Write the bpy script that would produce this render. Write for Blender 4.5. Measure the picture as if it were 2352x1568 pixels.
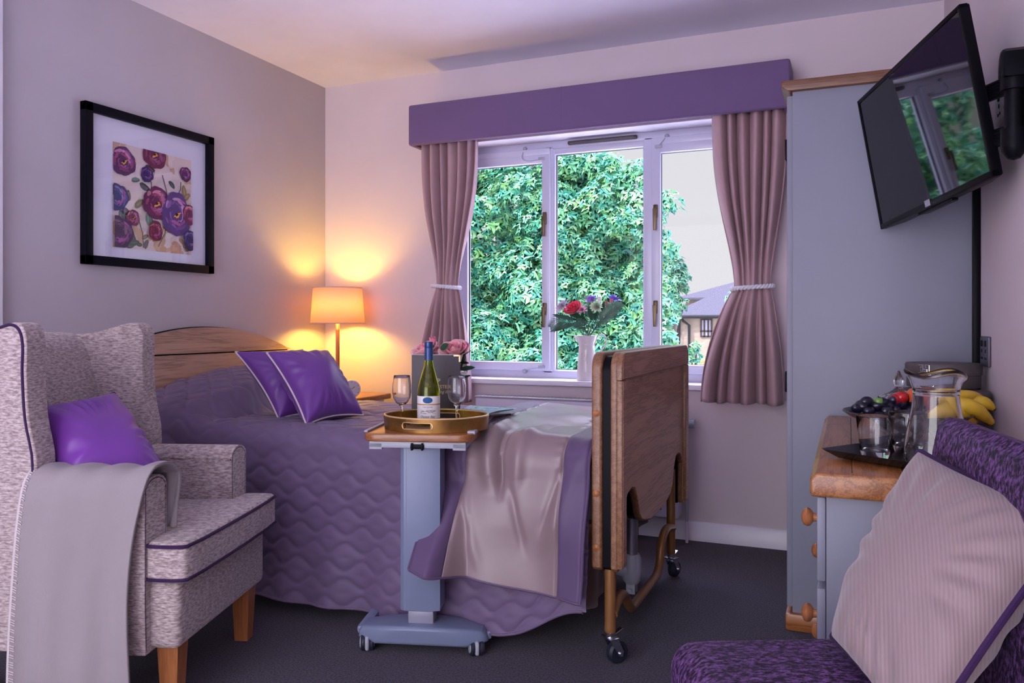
import bpy, bmesh, math, random
import numpy as np
from mathutils import Matrix, Vector, Euler
for o in list(bpy.data.objects): bpy.data.objects.remove(o)
S = bpy.context.scene; COL = S.collection
rnd = random.Random(7); PI = math.pi
# ------------------------------------------------------------------ camera, world, lights
SKY_H, SKY_UP, SKY_BACK = .43, 6.8, 2.5
CAM_Z = 1.025
cam = bpy.data.objects.new('camera', bpy.data.cameras.new('camera')); COL.objects.link(cam)
cam.location = (0, 0, CAM_Z); cam.rotation_euler = (PI/2, 0, math.radians(23.04))
cam.data.sensor_width = 36; cam.data.lens = 36*1818/2352; cam.data.shift_y = -39/2352
cam.data.clip_start = .02; cam.data.clip_end = 300
S.camera = cam
S.view_settings.view_transform = 'Standard'; S.view_settings.look = 'None'
S.view_settings.gamma = 1; S.view_settings.use_curve_mapping = False
S.view_settings.exposure = 1.0
W = bpy.data.worlds.new('sky'); S.world = W; W.use_nodes = True
# overcast sky: pale at the horizon, brighter overhead and towards the sun behind the building
_nt = W.node_tree; bg = _nt.nodes['Background']; _tc = _nt.nodes.new('ShaderNodeTexCoord'); _sx = _nt.nodes.new('ShaderNodeSeparateXYZ')
_nt.links.new(_tc.outputs['Generated'], _sx.inputs[0])
def _rmp(inp, a, b, lo, hi):
    n = _nt.nodes.new('ShaderNodeMapRange'); n.interpolation_type = 'SMOOTHSTEP'
    for k, v in zip(('From Min','From Max','To Min','To Max'), (a,b,lo,hi)): n.inputs[k].default_value = v
    _nt.links.new(inp, n.inputs['Value']); return n.outputs[0]
_add = _nt.nodes.new('ShaderNodeMath'); _add.operation = 'ADD'
_nt.links.new(_rmp(_sx.outputs['Z'], .32, .75, SKY_H, SKY_UP), _add.inputs[0]); _nt.links.new(_rmp(_sx.outputs['Y'], .1, -.6, 0., SKY_BACK), _add.inputs[1])
_nt.links.new(_add.outputs[0], bg.inputs[1]); _mc = _nt.nodes.new('ShaderNodeMix'); _mc.data_type = 'RGBA'; _mc.inputs[6].default_value = (.93, .90, .96, 1); _mc.inputs[7].default_value = (.70, .68, 1.0, 1)
_nt.links.new(_rmp(_sx.outputs['Z'], .25, .6, 0., 1.), _mc.inputs[0]); _nt.links.new(_mc.outputs[2], bg.inputs[0])
sun = bpy.data.objects.new('sun', bpy.data.lights.new('sun', 'SUN')); COL.objects.link(sun)
sun.data.energy = 5.6; sun.data.angle = math.radians(3); sun.data.color = (1, .97, .88)
sun.rotation_euler = Vector((.62, .55, -.75)).to_track_quat('-Z', 'Y').to_euler()
def area(name, loc, rot, sx, sy, e, col, portal=False):
    l = bpy.data.objects.new(name, bpy.data.lights.new(name, 'AREA')); COL.objects.link(l)
    l.data.shape = 'RECTANGLE'; l.data.size = sx; l.data.size_y = sy; l.data.energy = e; l.data.color = col
    l.location = loc; l.rotation_euler = rot; l.data.cycles.is_portal = portal
    return l
area('window_portal', (-1.195, 4.05, 1.37), (math.radians(-90), 0, 0), 1.66, 1.26, 1, (1,1,1), True)
area('fill_opening_portal', (-1.32, -2.36, 1.15), (math.radians(90), 0, 0), 2.75, 2.3, 1, (1,1,1), True)  # portal for the added opening behind the camera that lets fill light in

LAMP_E = 11
# ------------------------------------------------------------------ helpers
CA, SA, FL = .9202, .3914, 1818.
def at(px, py, d):
    """a point at depth d seen at (px,py)"""
    xc = (px-1176)/FL*d
    return np.array([CA*xc-SA*d, SA*xc+CA*d, CAM_Z+(745-py)/FL*d])
MW = {}
def link(o, parent=None, m=None):
    COL.objects.link(o)
    if parent is not None:
        o.parent = parent; MW[o.name] = MW[parent.name]
    else: MW[o.name] = m if m is not None else Matrix.Identity(4)
    return o
def thing(name, label, cat, loc=(0,0,0), rz=0, group=None, rot=None):
    o = bpy.data.objects.new(name, None); o.empty_display_size = .05
    o.location = loc; o.rotation_euler = rot if rot is not None else (0, 0, rz)
    m = Matrix.Translation(Vector(loc)) @ o.rotation_euler.to_matrix().to_4x4()
    link(o, None, m); o['label'] = label; o['category'] = cat
    if group: o['group'] = group
    return o
def tag(o, label=None, cat=None, group=None, kind=None):
    for k, v in (('label', label), ('category', cat), ('group', group), ('kind', kind)):
        if v: o[k] = v
    return o
class M:
    def __init__(s): s.v = []; s.f = []; s.c = []; s.n = 0
    def add(s, v, f, c=None, mat=None):
        v = np.asarray(v, float).reshape(-1, 3)
        if mat is not None: v = v @ np.array(mat.to_3x3()).T + np.array(mat.translation)
        s.v.append(v); s.f += [tuple(i+s.n for i in q) for q in f]; s.n += len(v)
        s.c += [c or (1,1,1)]*len(f)
        return s
    def box(s, lo, hi, r=0, seg=2, mat=None, c=None):
        lo = np.array(lo, float); hi = np.array(hi, float); lo, hi = np.minimum(lo, hi), np.maximum(lo, hi)
        if r <= 0:
            x0,y0,z0 = lo; x1,y1,z1 = hi
            return s.add([(x0,y0,z0),(x1,y0,z0),(x1,y1,z0),(x0,y1,z0),(x0,y0,z1),(x1,y0,z1),(x1,y1,z1),(x0,y1,z1)],
              [(0,3,2,1),(4,5,6,7),(0,1,5,4),(1,2,6,5),(2,3,7,6),(3,0,4,7)], c, mat)
        b = bmesh.new(); bmesh.ops.create_cube(b, size=1)
        for q in b.verts: q.co = Vector([(lo[i]+hi[i])/2 + q.co[i]*(hi[i]-lo[i]) for i in range(3)])
        r = min(r, .49*min(hi-lo))
        bmesh.ops.bevel(b, geom=list(b.edges), offset=r, segments=seg, profile=.5, affect='EDGES')
        return s.bm(b, c, mat)
    def bm(s, b, c=None, mat=None):
        b.verts.index_update()
        v = [tuple(q.co) for q in b.verts]; f = [tuple(q.index for q in p.verts) for p in b.faces]; b.free()
        return s.add(v, f, c, mat)
    def prism(s, poly, axis, a0, a1, r=0, seg=3, mat=None, c=None):
        """poly (2D) extruded along axis 0/1/2 from a0 to a1"""
        def p3(p, a):
            return {0:(a,p[0],p[1]), 1:(p[0],a,p[1]), 2:(p[0],p[1],a)}[axis]
        b = bmesh.new()
        lo = [b.verts.new(p3(p, a0)) for p in poly]; hi = [b.verts.new(p3(p, a1)) for p in poly]
        n = len(poly); f1 = b.faces.new(lo); f2 = b.faces.new(hi[::-1])
        for i in range(n): b.faces.new((lo[i], hi[i], hi[(i+1)%n], lo[(i+1)%n]))
        bmesh.ops.recalc_face_normals(b, faces=list(b.faces))
        if r > 0:
            ed = [e for e in list(f1.edges)+list(f2.edges)]
            bmesh.ops.bevel(b, geom=ed, offset=r, segments=seg, profile=.5, affect='EDGES', clamp_overlap=True)
        big = [f for f in b.faces if len(f.verts) > 4]
        if big: bmesh.ops.triangulate(b, faces=big)
        return s.bm(b, c, mat)
    def lathe(s, prof, center=(0,0,0), n=32, mat=None, c=None, sy=1., ang=2*PI, cap=True):
        v = []; f = []; k = len(prof)
        for i in range(n):
            a = ang*i/n
            for r, z in prof: v.append((center[0]+r*math.cos(a), center[1]+r*sy*math.sin(a), center[2]+z))
        for i in range(n):
            j = (i+1)%n
            for q in range(k-1): f.append((i*k+q, j*k+q, j*k+q+1, i*k+q+1))
        if cap:
            if prof[0][0] > 1e-5: f.append(tuple(i*k for i in range(n))[::-1])
            if prof[-1][0] > 1e-5: f.append(tuple(i*k+k-1 for i in range(n)))
        return s.add(v, f, c, mat)
    def tube(s, pts, r, n=8, closed=False, c=None, cap=True, mat=None):
        P = [Vector(p) for p in pts]; m = len(P); rr = r if hasattr(r, '__len__') else [r]*m
        v = []; up = None
        for i in range(m):
            a = P[(i-1)%m] if (closed or i > 0) else P[i]; b_ = P[(i+1)%m] if (closed or i < m-1) else P[i]
            t = (b_-a); t = t.normalized() if t.length > 1e-9 else Vector((0,0,1))
            if up is None: up = t.orthogonal().normalized()
            up = (up - t*up.dot(t)); up = up.normalized() if up.length > 1e-6 else t.orthogonal().normalized()
            w_ = t.cross(up)
            for k in range(n):
                a_ = 2*PI*k/n; v.append(P[i] + (up*math.cos(a_)+w_*math.sin(a_))*rr[i])
        f = []
        for i in range(m if closed else m-1):
            j = (i+1)%m
            for k in range(n): f.append((i*n+k, j*n+k, j*n+(k+1)%n, i*n+(k+1)%n))
        if not closed and cap: f.append(tuple(range(n))[::-1]); f.append(tuple((m-1)*n+k for k in range(n)))
        return s.add([tuple(q) for q in v], f, c, mat)
    def cyl(s, a, b_, r, n=20, c=None, r2=None, mat=None): return s.tube([a, b_], [r, r if r2 is None else r2], n, c=c, mat=mat)
    def grid(s, A, closed_u=False, closed_v=False, c=None, flip=False):
        A = np.asarray(A); nu, nv = A.shape[:2]; f = []
        for i in range(nu if closed_u else nu-1):
            for j in range(nv if closed_v else nv-1):
                q = (i*nv+j, ((i+1)%nu)*nv+j, ((i+1)%nu)*nv+(j+1)%nv, i*nv+(j+1)%nv)
                f.append(q[::-1] if flip else q)
        return s.add(A.reshape(-1,3), f, c)
    def ball(s, ce, r, n=16, m=10, mat=None, c=None):
        r = r if hasattr(r, '__len__') else (r,r,r)
        v = [(ce[0],ce[1],ce[2]-r[2])]; f = []
        for i in range(1, m):
            t = PI*i/m
            for k in range(n):
                a = 2*PI*k/n; v.append((ce[0]+r[0]*math.sin(t)*math.cos(a), ce[1]+r[1]*math.sin(t)*math.sin(a), ce[2]-r[2]*math.cos(t)))
        v.append((ce[0],ce[1],ce[2]+r[2])); L = len(v)-1
        for k in range(n):
            f.append((0, 1+(k+1)%n, 1+k)); f.append((L, 1+(m-2)*n+k, 1+(m-2)*n+(k+1)%n))
            for i in range(m-2): f.append((1+i*n+k, 1+i*n+(k+1)%n, 1+(i+1)*n+(k+1)%n, 1+(i+1)*n+k))
        return s.add(v, f, c, mat)
    def build(s, name, m, parent=None, world=False, sharp=38, col=False, mat4=None, thick=0, sub=0):
        v = np.concatenate(s.v) if s.v else np.zeros((0,3))
        if world and parent is not None:
            inv = np.array(MW[parent.name].inverted()); v = v @ inv[:3,:3].T + inv[:3,3]
        me = bpy.data.meshes.new(name); me.from_pydata(v.tolist(), [], s.f); me.update()
        if col:
            ca = me.color_attributes.new('Col', 'FLOAT_COLOR', 'CORNER')
            arr = np.ones((len(me.loops), 4), 'f'); cc = np.repeat(np.array(s.c, 'f'), [len(q) for q in s.f], axis=0)
            arr[:,:3] = cc; ca.data.foreach_set('color', arr.ravel())
        me.materials.append(m)
        if sharp > 0:
            me.polygons.foreach_set('use_smooth', [True]*len(me.polygons))
            if sharp < 180: me.set_sharp_from_angle(angle=math.radians(sharp))
        o = bpy.data.objects.new(name, me); link(o, parent)
        if thick: q = o.modifiers.new('t', 'SOLIDIFY'); q.thickness = thick; q.offset = 0
        if sub: q = o.modifiers.new('s', 'SUBSURF'); q.levels = sub; q.render_levels = sub
        return o
def struct(o): o['kind'] = 'structure'; return o
def copy_tree(o, parent=None):
    c = o.copy(); COL.objects.link(c); c.parent = parent
    MW[c.name] = MW[o.name]
    for ch in [k for k in bpy.data.objects if k.parent == o]: copy_tree(ch, c)
    return c
_rs = np.random.RandomState(3)
_K = _rs.normal(size=(40, 3)); _K /= np.linalg.norm(_K, axis=1)[:,None]; _PH = _rs.rand(40)*6.28; _FR = 1+_rs.rand(40)*1.6
def nz(P, freq, seed=0):
    """smooth pseudo noise of points (...,3), about -1..1"""
    P = np.asarray(P); r = 0
    for i in range(7):
        k = (i+seed*7) % 40
        w_ = P @ (_K[k]*_FR[k]*freq)
        r = r + np.sin(w_ + _PH[k] + 1.3*np.sin(P @ (_K[(k+11)%40]*freq*.7) + _PH[(k+5)%40]))
    return r/3.2
def sst(a, b, x): t = np.clip((x-a)/(b-a), 0, 1); return t*t*(3-2*t)

def text(s_, size, align='CENTER', shear=0, spacing=1.):
    cu = bpy.data.curves.new('t', 'FONT'); cu.body = s_; cu.size = size; cu.align_x = align; cu.align_y = 'CENTER'
    cu.shear = shear; cu.space_character = spacing; cu.resolution_u = 3
    o = bpy.data.objects.new('t', cu); COL.objects.link(o); bpy.context.view_layer.update()
    dg = bpy.context.evaluated_depsgraph_get(); me = bpy.data.meshes.new_from_object(o.evaluated_get(dg))
    v = np.array([tuple(q.co) for q in me.vertices]); f = [tuple(p.vertices) for p in me.polygons]
    bpy.data.objects.remove(o); bpy.data.meshes.remove(me); bpy.data.curves.remove(cu)
    return v, f

# ------------------------------------------------------------------ materials
def newmat(name):
    m = bpy.data.materials.new(name); m.use_nodes = True; return m, m.node_tree, m.node_tree.nodes['Principled BSDF']
def coords(nt, scale=(1,1,1), kind='Object', rot=(0,0,0)):
    tc = nt.nodes.new('ShaderNodeTexCoord'); mp = nt.nodes.new('ShaderNodeMapping')
    mp.inputs['Scale'].default_value = scale; mp.inputs['Rotation'].default_value = rot
    nt.links.new(tc.outputs[kind], mp.inputs['Vector']); return mp.outputs[0]
def noise(nt, vec, scale, detail=3, rough=.5, dist=0):
    n = nt.nodes.new('ShaderNodeTexNoise'); n.inputs['Scale'].default_value = scale; n.inputs['Detail'].default_value = detail
    n.inputs['Roughness'].default_value = rough; n.inputs['Distortion'].default_value = dist
    nt.links.new(vec, n.inputs['Vector']); return n.outputs['Fac']
def ramp(nt, fac, stops):
    r = nt.nodes.new('ShaderNodeValToRGB'); e = r.color_ramp.elements
    while len(e) < len(stops): e.new(.5)
    for k, (p, c) in zip(e, stops): k.position = p; k.color = (*c, 1)
    nt.links.new(fac, r.inputs[0]); return r.outputs[0]
def bump(nt, p, h, strength, dist=.002):
    b = nt.nodes.new('ShaderNodeBump'); b.inputs['Strength'].default_value = strength; b.inputs['Distance'].default_value = dist
    nt.links.new(h, b.inputs['Height']); nt.links.new(b.outputs[0], p.inputs['Normal'])
def plain(name, col, rough=.5, metal=0, bs=None, coat=0, sheen=0, spec=None, var=0, vs=4):
    m, nt, p = newmat(name)
    p.inputs['Base Color'].default_value = (*col, 1); p.inputs['Roughness'].default_value = rough
    p.inputs['Metallic'].default_value = metal; p.inputs['Coat Weight'].default_value = coat
    p.inputs['Sheen Weight'].default_value = sheen
    if spec is not None: p.inputs['Specular IOR Level'].default_value = spec
    v = coords(nt)
    f = noise(nt, v, vs, 4)
    k = 1-var if var else .97
    c = ramp(nt, f, [(.3, tuple(x*k for x in col)), (.7, tuple(min(1, x*(2-k)) for x in col))])
    nt.links.new(c, p.inputs['Base Color'])
    if bs: bump(nt, p, noise(nt, v, bs[0], 2), bs[1], bs[2] if len(bs) > 2 else .002)
    return m
def wood(name, c1, c2, c3, axis=0, rough=.4, sc=1., coat=.15, ring=14):
    m, nt, p = newmat(name); s_ = [ring*sc]*3; s_[axis] = ring*sc*.09
    v = coords(nt, s_)
    a = noise(nt, v, 1.6, 5, .6, .45)
    s2 = [260*sc]*3; s2[axis] = 9*sc
    g = noise(nt, coords(nt, s2), 1, 3)
    mx = nt.nodes.new('ShaderNodeMath'); mx.operation = 'MULTIPLY_ADD'; nt.links.new(g, mx.inputs[0]); mx.inputs[1].default_value = .35
    nt.links.new(a, mx.inputs[2])
    c = ramp(nt, mx.outputs[0], [(.42, c1), (.62, c2), (.68, c3), (.74, c2), (.9, c1)])
    nt.links.new(c, p.inputs['Base Color']); p.inputs['Roughness'].default_value = rough; p.inputs['Coat Weight'].default_value = coat
    p.inputs['Coat Roughness'].default_value = .3
    bump(nt, p, g, .15, .001); return m
def weave(name, c1, c2, st=(1,1,1), sc=60, rough=.85, sheen=.3, bsc=400, contrast=(.35,.65), bst=.3, sheen_tint=(1,1,1)):
    m, nt, p = newmat(name); v = coords(nt, st)
    f = noise(nt, v, sc, 4, .6); c = ramp(nt, f, [(contrast[0], c1), (contrast[1], c2)])
    nt.links.new(c, p.inputs['Base Color']); p.inputs['Roughness'].default_value = rough; p.inputs['Sheen Weight'].default_value = sheen
    p.inputs['Sheen Tint'].default_value = (*sheen_tint, 1); p.inputs['Specular IOR Level'].default_value = .25
    bump(nt, p, noise(nt, v, bsc, 2), bst, .002); return m
def rib(name, col, n=(300,0,0), rough=.55, sheen=.4, spec=.4, st=.25):
    """fine ribbed silk"""
    m, nt, p = newmat(name); p.inputs['Base Color'].default_value = (*col, 1)
    w_ = nt.nodes.new('ShaderNodeTexWave'); w_.inputs['Scale'].default_value = 1; w_.inputs['Distortion'].default_value = .3
    nt.links.new(coords(nt, n), w_.inputs['Vector'])
    c = ramp(nt, w_.outputs['Fac'], [(.1, tuple(x*.92 for x in col)), (.9, tuple(min(1, x*1.06) for x in col))]); nt.links.new(c, p.inputs['Base Color'])
    p.inputs['Roughness'].default_value = rough; p.inputs['Sheen Weight'].default_value = sheen; p.inputs['Specular IOR Level'].default_value = spec
    bump(nt, p, w_.outputs['Fac'], st, .001); return m
def vcol(name, rough=.6, spec=.3, coat=0):
    m, nt, p = newmat(name); a = nt.nodes.new('ShaderNodeVertexColor'); a.layer_name = 'Col'
    nt.links.new(a.outputs[0], p.inputs['Base Color']); p.inputs['Roughness'].default_value = rough
    p.inputs['Specular IOR Level'].default_value = spec; p.inputs['Coat Weight'].default_value = coat; return m
def pane_mat(name, tint=(1,1,1), refl=1.0, ior=1.5, add=0.):
    m, nt, p = newmat(name); nt.nodes.remove(p)
    t = nt.nodes.new('ShaderNodeBsdfTransparent'); t.inputs[0].default_value = (*tint, 1)
    g = nt.nodes.new('ShaderNodeBsdfGlossy'); g.inputs['Roughness'].default_value = .01; g.inputs[0].default_value = (.95,.97,1,1)
    lw = nt.nodes.new('ShaderNodeLayerWeight'); lw.inputs[0].default_value = .5
    pw = nt.nodes.new('ShaderNodeMath'); pw.operation = 'POWER'; pw.inputs[1].default_value = 5; nt.links.new(lw.outputs['Facing'], pw.inputs[0])
    mu = nt.nodes.new('ShaderNodeMath'); mu.operation = 'MULTIPLY_ADD'; mu.inputs[1].default_value = .96*refl*.6; mu.inputs[2].default_value = .035*refl+add
    mu.use_clamp = True; nt.links.new(pw.outputs[0], mu.inputs[0])
    mx = nt.nodes.new('ShaderNodeMixShader'); nt.links.new(mu.outputs[0], mx.inputs[0]); nt.links.new(t.outputs[0], mx.inputs[1]); nt.links.new(g.outputs[0], mx.inputs[2])
    nt.links.new(mx.outputs[0], nt.nodes['Material Output'].inputs[0]); return m
def glassm(name, col=(1,1,1), rough=.0, ior=1.45):
    m, nt, p = newmat(name); p.inputs['Base Color'].default_value = (*col, 1); p.inputs['Transmission Weight'].default_value = 1
    p.inputs['Roughness'].default_value = rough; p.inputs['IOR'].default_value = ior; return m
def leafm(name, cols, trans=.45, rough=.35):
    m, nt, p = newmat(name); g = nt.nodes.new('ShaderNodeNewGeometry')
    c = ramp(nt, g.outputs['Random Per Island'], [(i/(len(cols)-1), q) for i, q in enumerate(cols)])
    nt.links.new(c, p.inputs['Base Color']); p.inputs['Roughness'].default_value = rough
    tr = nt.nodes.new('ShaderNodeBsdfTranslucent'); nt.links.new(c, tr.inputs[0])
    mx = nt.nodes.new('ShaderNodeMixShader'); mx.inputs[0].default_value = trans
    nt.links.new(p.outputs[0], mx.inputs[1]); nt.links.new(tr.outputs[0], mx.inputs[2])
    nt.links.new(mx.outputs[0], nt.nodes['Material Output'].inputs[0]); return m

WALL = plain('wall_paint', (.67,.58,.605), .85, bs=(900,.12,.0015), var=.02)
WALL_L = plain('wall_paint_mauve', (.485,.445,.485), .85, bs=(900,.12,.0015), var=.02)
CEIL = plain('ceiling_paint', (.84,.83,.95), .9, bs=(600,.1))
WHITE = plain('white_gloss', (.78,.76,.84), .35, bs=(60,.03))
UPVC = plain('white_frame', (.60,.60,.74), .28, bs=(20,.02))
RAD = plain('radiator_white', (.70,.66,.78), .4)
CAB = plain('cabinet_white', (.235,.245,.30), .5, bs=(500,.05))
CARPET = weave('carpet', (.009,.007,.012), (.082,.066,.112), sc=170, rough=1, sheen=.15, bsc=420, contrast=(.38,.68), bst=.9)
OAK = wood('oak', (.40,.155,.045), (.30,.105,.028), (.17,.055,.015), 0, .33)
OAKY = wood('oak_y', (.46,.20,.065), (.36,.14,.04), (.20,.07,.02), 1, .33)
OAKX = wood('oak_x', (.26,.10,.035), (.19,.07,.025), (.10,.035,.012), 0, .4)
BEECH = wood('beech', (.50,.20,.07), (.42,.155,.05), (.34,.12,.04), 2, .35)
OAKBED = wood('bed_oak', (.50,.30,.21), (.42,.245,.165), (.27,.145,.10), 1, .42, .7, .1, 10)
OAKFOOT_LIFT = wood('foot_oak_lifted', (.62,.33,.21), (.53,.265,.165), (.34,.155,.09), 1, .36, .9, .12, 9)  # oak lightened to offset the dim grazing light on the footboard face
OAKEDGE_DIM = wood('edge_oak_dimmed', (.31,.155,.075), (.25,.118,.055), (.165,.072,.032), 1, .4, 1, .08, 22)  # oak darkened to offset the strong back light on the footboard edges
TABLEW = wood('table_wood', (.42,.18,.06), (.33,.13,.04), (.22,.08,.025), 0, .3, 1, .2)
QUILT = plain('quilt', (.145,.100,.185), .55, sheen=.12, bs=(1500,.15,.001), var=.03, spec=.35)
RUNB = plain('runner_border', (.110,.070,.145), .5, sheen=.1, bs=(1500,.12,.001), spec=.35)
SATIN = plain('champagne_satin', (.25,.18,.19), .33, sheen=.05, bs=(1800,.1,.001), spec=.5)
PURP = rib('purple_silk', (.145,.038,.275), (0,75,75), .40, .08, .55)
PURP2 = plain('purple_satin', (.17,.038,.32), .36, sheen=.12, spec=.5, bs=(1500,.08,.001))
PIPEW = plain('white_piping', (.62,.55,.55), .6, bs=(900,.4))
PIPEP = plain('purple_piping', (.035,.012,.060), .6, sheen=.05, spec=.2, bs=(900,.4))
CHAIR = weave('oatmeal_chenille', (.23,.172,.168), (.60,.515,.50), st=(1,1,4), sc=60, rough=.8, sheen=.35, bsc=90, contrast=(.36,.66), bst=.5)
VELV = weave('crushed_velvet', (.010,.003,.017), (.20,.085,.28), st=(1,1.6,1), sc=105, rough=.55, sheen=.03, bsc=90, contrast=(.44,.68), bst=.6, sheen_tint=(.75,.45,.95))
THROW = plain('fleece', (.31,.275,.285), .95, sheen=.2, bs=(700,.4,.002), spec=.1)
BEIGEC = rib('beige_rib', (.27,.20,.20), (60,75,0), .6, .3, .3, .35)
CURT = plain('curtain_cloth', (.46,.30,.32), .7, sheen=.1, bs=(1400,.2,.001), spec=.2, var=.04, vs=20)
PELM = plain('pelmet_cloth', (.165,.105,.225), .8, sheen=.2, bs=(1400,.15,.001), spec=.2)
ROPE = plain('white_rope', (.75,.72,.80), .6)
BLACK = plain('black_plastic', (.004,.004,.006), .4, spec=.08)
FRAMEB = plain('black_frame', (.004,.004,.008), .45, bs=(80,.05), spec=.08)
DKMET = plain('bronze_metal', (.12,.085,.05), .35, metal=.9)
CHROME = plain('chrome', (.65,.66,.70), .18, metal=1)
STEEL = plain('brushed_steel', (.30,.30,.36), .35, metal=.8)
GOLD = plain('gold_leaf', (.36,.19,.05), .30, metal=.85, var=.25, vs=22, bs=(90,.1))
GOLDL = plain('gold_rim', (.75,.55,.28), .3, metal=.7)
BRASSP = plain('bronze_tube', (.30,.135,.045), .38, metal=.35, coat=.3)
GREYP = plain('light_blue_grey_plastic', (.185,.225,.335), .38)
GREYP2 = plain('grey_metal', (.30,.30,.38), .4, metal=.3)
LIGHTP = plain('pale_grey_plastic', (.38,.40,.47), .4)
RUBBER = plain('rubber', (.012,.015,.03), .5)
GLASSP = pane_mat('window_glass', (.97,.985,.98), .12)
PICG = pane_mat('picture_glass', (1,1,1), 1.0)
CLEAR = glassm('clear_glass', (.97,.98,1))
GREENG = glassm('green_bottle_glass', (.62,.72,.05), 0, 1.4)
VC = vcol('printed'); VCG = vcol('printed_gloss', .3, .5, .3)
SCREEN = plain('tv_screen', (.002,.002,.004), .03, spec=.62)
HATB = plain('taupe_leatherette', (.085,.07,.07), .5, bs=(300,.2))
BOWLM = plain('dark_bowl', (.03,.025,.04), .3)
CERAM = plain('cream_enamel', (.72,.66,.66), .25, coat=.3)
MAGM = VCG

# ------------------------------------------------------------------ room shell
XL, XR, YF, YN, ZC = -2.8, .373, 3.81, -2.3, 2.4
def sbox(name, lo, hi, m, **k): return struct(M().box(lo, hi, **k).build(name, m))
sbox('floor', (XL-.2, YN-.2, -.15), (XR+.2, YF+.25, 0), CARPET)
sbox('ceiling', (XL-.2, YN-.2, ZC), (XR+.2, YF+.3, ZC+.15), CEIL)
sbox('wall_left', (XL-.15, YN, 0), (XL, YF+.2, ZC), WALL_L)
sbox('wall_right', (XR, YN, 0), (XR+.15, YF+.2, ZC), WALL)
WX0, WX1, WZ0, WZ1 = -2.03, -.36, .735, 2.0
w = M(); w.box((XL,YF,0),(WX0,YF+.25,ZC)).box((WX1,YF,0),(XR,YF+.25,ZC)).box((WX0,YF,0),(WX1,YF+.25,WZ0-.025)).box((WX0,YF,WZ1),(WX1,YF+.25,ZC))
struct(w.build('wall_far', WALL))
w = M(); w.box((XL,YN-.1,0),(-2.7,YN,ZC)).box((.05,YN-.1,0),(XR,YN,ZC)).box((-2.7,YN-.1,2.3),(.05,YN,ZC))  # unseen near wall; its wide opening is added to admit fill light
struct(w.build('wall_near', WALL))
w = M(); w.prism([(YF,0),(YF-.018,0),(YF-.018,.075),(YF-.008,.088),(YF,.09)], 0, XL, XR); struct(w.build('baseboard_far', WHITE))
w = M(); w.prism([(XL,0),(XL+.018,0),(XL+.018,.075),(XL+.008,.088),(XL,.09)], 1, YN, YF-.02); struct(w.build('baseboard_left', WHITE))
sbox('trim_1', (XL, 1.70, 0), (XL+.03, 1.885, ZC), WHITE, r=.004)
sbox('bounce_slab', (XL-.2, YN-3.6, -.12), (XR+1.5, YN-.1, -.02), plain('bounce_slab_pale', (.74,.71,.78), .9))  # unseen pale slab added outside the opening to bounce light onto the ceiling
struct(M().box((XL,YN,.0),(XR,-.35,.006)).build('floor', plain('bounce_floor_pale', (.60,.55,.60), .6)))  # unseen pale floor added behind the camera to bounce sunlight to the ceiling
# window -------------------------------------------------------------------
win = bpy.data.objects.new('window_1', None); link(win); struct(win)
Y0, Y1 = 3.945, 4.01
def frame_rect(m_, x0, x1, z0, z1, t, ya, yb, r=.006, tb=None):
    tb = tb or t
    m_.box((x0,ya,z0),(x0+t,yb,z1),r).box((x1-t,ya,z0),(x1,yb,z1),r).box((x0+t-.004,ya,z1-tb),(x1-t+.004,yb,z1),r).box((x0+t-.004,ya,z0),(x1-t+.004,yb,z0+tb),r)
m_ = M(); frame_rect(m_, WX0, WX1, WZ0+.002, WZ1-.001, .05, Y0, Y1, tb=.045)
m_.box((-1.470-.03,Y0,WZ0+.03),(-1.470+.028,Y1,WZ1-.03),.006).box((-.905-.05,Y0,WZ0+.03),(-.905-.0,Y1,WZ1-.03),.006)
m_.box((WX0+.04, Y0+.012, WZ0+.035),(WX1-.04,Y1,WZ0+.05)); m_.build('window_frame', UPVC, win)
def sash(x0, x1, z0, z1, t, y, gl, tt=0):
    q = M(); frame_rect(q, x0, x1, z0, z1, t, y, y+.045)
    if tt: q.box((x0,y,z1-.004),(x1,y+.045,z1+tt),.004)
    frame_rect(q, x0+t-.012, x1-t+.012, z0+t-.012, z1-t+.012, .014, y+.012, y+.04, r=.003)
    fr = q.build('sash', UPVC, win)
    g = M(); g.box((x0+t-.01,y+.022,z0+t-.01),(x1-t+.01,y+.026,z1-t+.01)); g.build('pane', gl, fr)
    q = M(); frame_rect(q, x0+t-.001, x1-t+.001, z0+t-.001, z1-t+.001, .004, y+.016, y+.03, r=0); q.build('gasket', BLACK, fr)
    return fr
sl = sash(-1.985, -1.455, .778, 1.93, .046, 3.93, GLASSP, .03)
sc_ = sash(-1.466, -.925, .75, 1.96, .034, 3.95, GLASSP)
sr = sash(-.912, -.405, .778, 1.93, .046, 3.93, GLASSP, .03)
def handle(x, z, fr, y=3.93):
    q = M(); q.box((x-.011,y-.012,z-.03),(x+.011,y,z+.035),.004)
    q.box((x-.008,y-.03,z-.01),(x+.008,y-.01,z+.012),.004)
    q.prism([(x-.009,z+.012),(x+.009,z+.012),(x+.007,z-.095),(x-.007,z-.095)],1,y-.032,y-.02,.002); q.build('handle', DKMET, fr)
for z in (1.585, 1.105): handle(-1.482, z, sl)
for z in (1.59, 1.11): handle(-.889, z, sr)
q = M(); q.box((-1.355,3.925,1.966),(-.985,3.95,1.985),.006); q.box((-1.345,3.915,1.970),(-.995,3.93,1.980),.003)
q.build('trickle_vent', plain('vent_brown',(.05,.04,.045),.4), win)
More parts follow.
